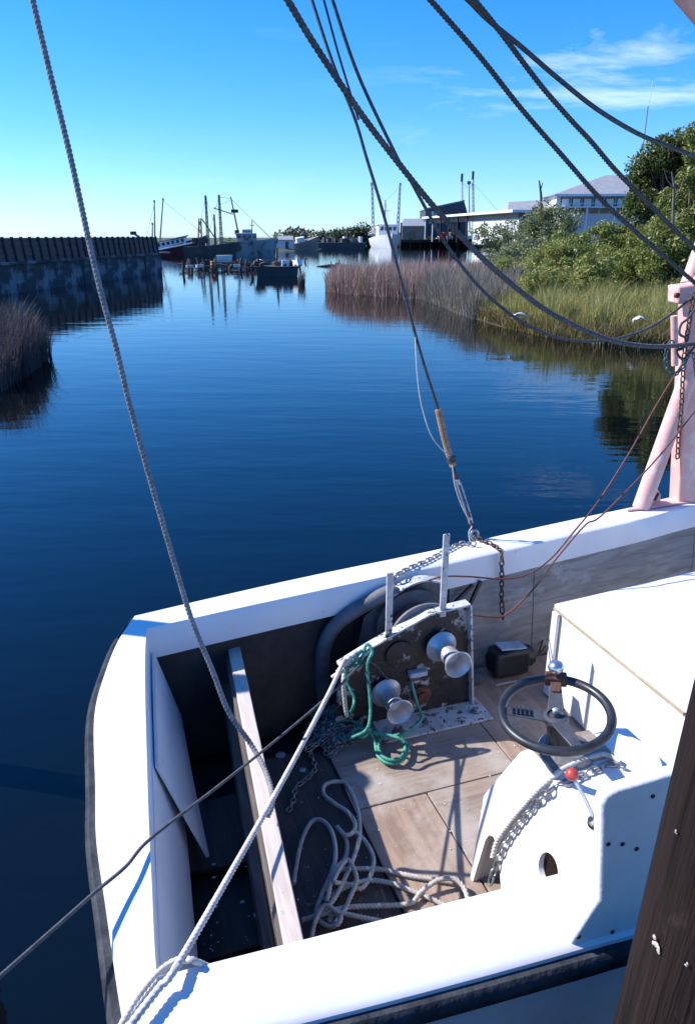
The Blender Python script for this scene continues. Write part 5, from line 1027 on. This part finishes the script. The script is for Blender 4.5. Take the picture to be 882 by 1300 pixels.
# long fish house: roof beam receding, white wall, open bays
A0, A1 = D(538, 276, 208), D(652, 266.5, 150); A0.z = A1.z = 7.15
fh = empty('fish_house', (A0.x, A0.y, 0), math.atan2(A1.y - A0.y, A1.x - A0.x), 'long white fish house with flat roof edge and open loading bays on the far dock', 'building'); FL = (A1 - A0).xy.length
MB().box((FL / 2, 8, 7.05), (FL + 1, 17, 0.5)).build('roof', M['white_far'], fh, smooth=0, bevel=0.05)
MB().box((FL * .80, 1.1, 3.3), (FL * .42, 0.3, 4.8)).build('wall', M['white_far'], fh, smooth=0)
MB().box((FL / 2, 14, 3.6), (FL, 0.3, 6.6)).build('back_wall', M['tan'], fh, smooth=0)
MB().box((FL * .5, 1.25, 6.2), (FL * .98, 0.2, 1.1)).build('clerestory', M['tan'], fh, smooth=0)
for i in range(6): MB().box((FL * (0.01 + .108 * i), 0.35, 4.0), (0.32, 0.32, 5.6)).build('post', M['mast_white'] if i < 2 else M['dock_wood'], fh, smooth=0)
for i in range(2): MB().box((FL * (.70 + .2 * i), 0.92, 3.3), (2.4, 0.1, 1.3)).build('window', M['glass'], fh, smooth=0)
# dock deck and pilings
q0, q1 = P(508, 313, 0), P(632, 311, 0); q1.y = q0.y + 6
dk2 = empty('fish_dock', (q0.x, q0.y, 0), math.atan2(q1.y - q0.y, q1.x - q0.x), 'dark timber dock on pilings in front of the fish house', 'dock'); DL = (q1 - q0).length
MB().box((DL / 2, 4.5, 1.55), (DL, 9, 0.4)).build('deck', M['dock_wood'], dk2, smooth=0)
MB().box((DL / 2, -0.2, 1.2), (DL, 0.25, 0.5)).build('stringer', M['dock_wood'], dk2, smooth=0)
for i in range(13): MB().tube([(DL * i / 12, 0.2, -1.5), (DL * i / 12, 0.2, 1.9 + (0.8 if i % 3 == 0 else 0))], 0.19, 8).build('piling', M['dock_wood'], dk2)
MB().box((DL / 2, 8.5, 0.4), (DL, 0.3, 2.2)).build('back_sheeting', M['dock_wood'], dk2, smooth=0)
M['red_far'] = mat('red_drum', (0.50, 0.06, 0.05), (0.36, 0.05, 0.05), rough=0.5)
for i, (px, mm, c_) in enumerate(((559, 'red_far', 'left red'), (563.5, 'red_far', 'right red'), (571, 'white_far', 'white'), (577, 'dark_iron', 'dark'))):
    q = D(px, 300, q0.y + 5); o = MB().lathe([(.5, 0), (.55, .06), (.53, .8), (.57, .85), (.53, .9), (.53, 1.7), (.45, 1.78)], (0, 0, 0), (0, 0, 1), 14).build('fuel_drum', M[mm]); o.location = (q.x, q.y, 1.75); tag(o, c_ + ' drum standing upright on the far fish dock', 'drum', 'drums on the dock')
for px, t_, b_, lab in ((508, 284, 313, 'tall dark mooring pile beside the white trawler'), (581, 271, 310, 'tallest dark mooring pile in front of the fish house'), (606, 273, 310, 'thin dark mooring pile before the white wall')):
    q = P(px, 313, 0); o = empty('dock_pile', q, 0, lab, 'pile', 'mooring piles at the far dock'); h_ = D(px, t_, q.y).z
    MB().tube([(0, 0, -2), (0.1, 0, h_)], [.27, .22], 10).build('shaft', M['dock_wood'], o); MB().lathe([(.24, 0), (.24, .15), (.05, .3)], (0.1, 0, h_), (0, 0, 1), 10).build('cap', M['dock_wood'], o)
# dark gabled shed behind
def Wz(px, py, Y): return D(px, py, Y)
s0 = D(540, 268, 232); sh = empty('dark_shed', (s0.x, 232, 0.9), 0, 'dark blue grey shed with sloping roof rising behind the fish house', 'building')
def sr(px, py): q = D(px, py, 232); return Vector((q.x - s0.x, 0, q.z - .9))
MB().prism([sr(540, 300) * 1, sr(540, 266), sr(589, 255.5), sr(593.5, 272), sr(593.5, 300)], (0, 18, 0)).build('wall', M['shed_dark'], sh, smooth=0)
MB().prism([sr(539, 266.3), sr(539, 264.6), sr(589.6, 253.8), sr(589.6, 255.3)], (0, 18.6, 0)).build('roof', M['roof_grey'], sh, smooth=0)
for px in (549, 554, 559): a = sr(px, 270.5); MB().box(a + Vector((0, -.06, 0)), (0.8, .1, .9)).build('window', M['pane'], sh, smooth=0)
# low tan shed left of fish house
s1 = D(525, 305, 214); ts = empty('tan_shed', (s1.x, 216, 0.9), 0, 'low tan shed with pale roof between trawler and fish house', 'building')
MB().box((0, 4, 2.0), (6.2, 8, 4.2)).build('wall', M['tan'], ts, smooth=0); MB().prism([(-3.5, -.4, 4.1), (3.4, -.4, 4.1), (2.6, 4, 6.0), (-2.4, 4, 6.0)], (0, 0, .2)).build('roof', M['roof_grey'], ts, smooth=0); MB().box((-.5, -.06, 1.6), (1.6, .1, 2.6)).build('door', M['glass'], ts, smooth=0)
# trawler behind the sheds, only masts and rails show
tb = empty('hidden_trawler', (D(592, 290, 262).x, 262, 0), R(20), 'trawler hidden behind the dark shed with three tall mast tops showing', 'trawler'); t0_ = Vector(tb.location); tbr = -R(20)
def tl(px, py):
    q = D(px, py, 262) - t0_; return Vector((q.x * math.cos(tbr) - q.y * math.sin(tbr), q.x * math.sin(tbr) + q.y * math.cos(tbr), q.z))
hull_mesh(20, 6.5, 4, 2.4).build('hull', M['white_far'], tb)
for p_, t_ in ((586, 222), (600, 219)):
    m = MB(); lattice(m, tl(p_ + 0.6, 295), tl(p_, t_ + 8), 0.75, 0.09); m.build('outrigger', M['mast_white'], tb); MB().box(tl(p_, t_ + 3.5), (.6, .6, 2.4)).build('outrigger_head', M['dark_iron'], tb)
m = MB(); mast(m, tl(596, 295), tl(595, 232), .22, .14); m.box(tl(595, 232), (1.0, .6, 1.0)); m.build('mast', M['mast'], tb)
m = MB(); m.tube([tl(600, 232), tl(632, 268)], .03, 4); m.tube([tl(586, 232), tl(595, 240)], .03, 4); m.tube([tl(600, 232), tl(595, 240)], .03, 4); m.build('stay_wires', M['dark_iron'], tb)
# the grey house above the thicket
HY = 150.0; hb0 = D(707, 262, HY); hs_ = empty('grey_house', (hb0.x, HY, 0.9), R(-4), 'large pale house with grey hip roof and glazed balcony above the bank trees', 'house')
def hh(px, py): q = D(px, py, HY); return q.x - hb0.x, q.z - 0.9
x0, ze = hh(707, 247.5); x1 = x0 + 32; zb = hh(707, 263.5)[1]; zr = hh(772, 219)[1]
MB().box(((x0 + x1) / 2, 7, ze / 2), (x1 - x0, 14, ze)).build('wall', M['siding'], hs_, smooth=0)
m = MB(); e = 0.8
m.add([(x0 - e, -e - 1, ze), (x1 + e, -e - 1, ze), (x1 + e, 14 + e, ze), (x0 - e, 14 + e, ze), (x0 + 10.2, 7, zr), (x1 - 6, 7, zr)], [(0, 1, 5, 4), (1, 2, 5), (2, 3, 4, 5), (3, 0, 4), (3, 2, 1, 0)]); m.build('roof', M['roof_grey'], hs_, smooth=0)
MB().box(((x0 + x1) / 2, -e - 1.02, ze - .12), (x1 - x0 + 2 * e, .12, .42)).build('fascia', M['white_far'], hs_, smooth=0)
for i in range(11):
    xw = x0 + 1.6 + i * 2.05; f_ = MB().box((xw, -.05, ze - 1.35), (1.75, .12, 1.7)).build('window', M['shed_dark'], hs_, smooth=0); MB().box((xw, -.13, ze - 1.35), (1.35, .06, 1.4)).build('pane', M['pane'], f_, smooth=0)
MB().box(((x0 + x1) / 2, -.9, zb), (x1 - x0, 1.8, .22)).build('balcony_floor', M['mast_white'], hs_, smooth=0)
MB().box(((x0 + x1) / 2, -1.75, zb + 0.62), (x1 - x0, .1, .10)).build('balcony_rail', M['mast_white'], hs_, smooth=0)
for i in range(17): MB().box((x0 + .1 + i * 1.95, -1.75, zb + .3), (.12, .12, .62)).build('baluster', M['mast_white'], hs_, smooth=0)
for i in range(13): MB().box((x0 + 1.2 + i * 1.95, -.04, zb - .62), (1.6, .1, .85)).build('lower_window', M['glass'], hs_, smooth=0)
for i in range(6): MB().box((x0 + .2 + i * 5.2, -1.6, zb / 2), (.25, .25, zb)).build('post', M['mast_white'], hs_, smooth=0)
# low annex with a grey roof left of the house
l0 = D(647, 268, 158); an = empty('house_annex', (l0.x, 158, 0.9), R(-3), 'low annex with plain grey roof left of the pale house', 'building'); z1 = l0.z - .9; z2 = D(650, 255, 158).z - .9
wx1 = D(716, 268, 158).x - l0.x
MB().box((wx1 / 2, 5, z1 / 2), (wx1, 10, z1)).build('wall', M['siding'], an, smooth=0); m = MB(); m.add([(-.5, -.7, z1), (wx1 + .5, -.7, z1), (wx1 + .5, 5, z2 + .6), (.3, 5, z2), (-.5, 10.7, z1), (wx1 + .5, 10.7, z1)], [(0, 1, 2, 3), (3, 2, 5, 4), (0, 3, 4), (1, 5, 2), (4, 5, 1, 0)]); m.build('roof', M['roof_grey'], an, smooth=0)
MB().box((3.5, -.05, z1 - 2.2), (2.2, .1, 1.6)).build('window', M['glass'], an, smooth=0)
# dead tree top
q = D(687, 262, 60); ds = empty('dead_tree', (q.x, 60, 0.9), 0, 'bare dead trunk sticking up behind the grey green shrub', 'tree')
z0_ = Vector((q.x, 60, .9)); MB().tube([(0.1, 0, -.3), D(687, 262, 60) - z0_, D(686, 245, 60) - z0_, D(684, 229, 60) - z0_], [.14, .11, .09, .05], 7).build('trunk', M['old_wood'], ds); MB().tube([D(686, 240, 60) - z0_, D(688.5, 232, 60) - z0_], [.05, .03], 5).build('branch', M['old_wood'], ds)
# distant radio antenna
q = D(819, 160, 170); an2 = empty('radio_antenna', (q.x, 170, .9), 0, 'thin pale radio antenna standing against the clouds', 'antenna'); m = MB(); m.tube([(0, 0, 0), (0, 0, D(819, 135, 170).z - .9)], [.16, .10], 6); m.build('lower_mast', M['mast'], an2); MB().tube([(0, 0, D(819, 136, 170).z - .9), (.3, 0, D(820.5, 103, 170).z - .9)], [.08, .045], 6).build('whip', M['mast_white'], an2)

# ================================================================== far tree line and shore clutter
def far_tree(px, top, wpx, Y, label, seed, m='far_leaf', base=0.5, n_cl=46, per=26):
    k = Y * 1.06 / F; loc = (D(px, 300, Y).x, Y, base); h = D(px, top, Y).z - base
    return plant('far_tree', loc, wpx / 2 * k, wpx / 2 * k, h, M[m], label, 'tree', n_cl, per, 0.0023 * Y * 1.1, 0.012 * Y * .9, group='trees along the far shore', seed=seed, low=0.0)
far_tree(455, 288, 30, 215, 'dark rounded tree just left of the white trawler', 31)
far_tree(441, 296, 22, 220, 'small dark tree left of the rounded one on the far shore', 32)
far_tree(466, 293, 14, 222, 'narrow dark tree touching the white trawler', 36)
far_tree(287, 307, 24, 128, 'green bush behind the masts of the dark hulk', 33, 'leaf_c')
far_tree(360, 306, 18, 170, 'green bush right of the rusty ship', 34, 'leaf_c')
far_tree(408, 302, 26, 225, 'low dark tree above the brown wreck', 35)
wood = []; r_ = np.random.default_rng(4); C_ = []
for i in range(170):
    px = r_.uniform(345, 560); Y = r_.uniform(236, 300); x = D(px, 300, Y).x; hmax = 1.6 + 2.2 * (0.5 + 0.5 * math.sin(px * .045) * math.sin(px * .013 + 1)); C_.append((x, Y, 0.8 + r_.uniform(0, hmax)))
V, Fq = leaves(np.array(C_), np.full(len(C_), 2.2), 34, 0.55); tag(raw_mesh('far_wood', V, Fq, M['far_leaf'], kind='stuff'), 'low dark tree line along the far shore', 'trees')
# brown wreck and clutter on the far shore
wk = empty('brown_wreck', D(388, 317, 152), R(12), 'brown wooden wreck lying on the far shore', 'wreck'); wk.location.z = .2; wk.rotation_euler = (R(6), R(-9), R(12))
hull_mesh(5.0, 2.4, 2.0, 1.5).build('hull', M['tan'], wk, smooth=40); MB().box((-.8, 0, 1.9), (1.6, 1.5, .9)).build('cabin', M['white_far'], wk, bevel=.05); MB().tube([(.6, 0, 1.4), (.9, 0, 3.2)], .08, 6).build('mast', M['mast'], wk)
ps = empty('pale_hut', D(362, 317.5, 148), R(-5), 'small pale hut with dark door beside the rusty ship', 'hut'); ps.location.z = .35
MB().box((0, 1, .75), (3.0, 2.2, 1.5)).build('wall', M['siding'], ps, smooth=0); MB().prism([(-1.7, -.3, 1.5), (1.7, -.3, 1.5), (1.4, 1, 2.2), (-1.4, 1, 2.2)], (0, 0, .1)).build('roof', M['roof_grey'], ps, smooth=0); MB().box((.4, -.13, .65), (.6, .06, 1.2)).build('door', M['glass'], ps, smooth=0)
cl = empty('shore_barge', P(425, 316.2, 0), R(2), 'long low dark barge along the far shore left of the trawler', 'barge'); MB().prism([(-6.5, 0, -.4), (6.2, 0, -.4), (6.8, 0, 1.3), (-7, 0, 1.3)], (0, 5, 0)).build('hull', M['dark_hull'], cl, smooth=0, bevel=.05)
for i in range(12): x = rp_.uniform(-6, 6); MB().box((x, rp_.uniform(1, 4), 1.7), (rp_.uniform(.5, 1.8), 1, rp_.uniform(.5, 1.6)), rp_.uniform(-1, 1)).build('cargo', M[rp_.choice(('old_wood', 'white_far', 'dark_iron', 'concrete'))], cl, smooth=0, bevel=.03)
#=====MORE=====
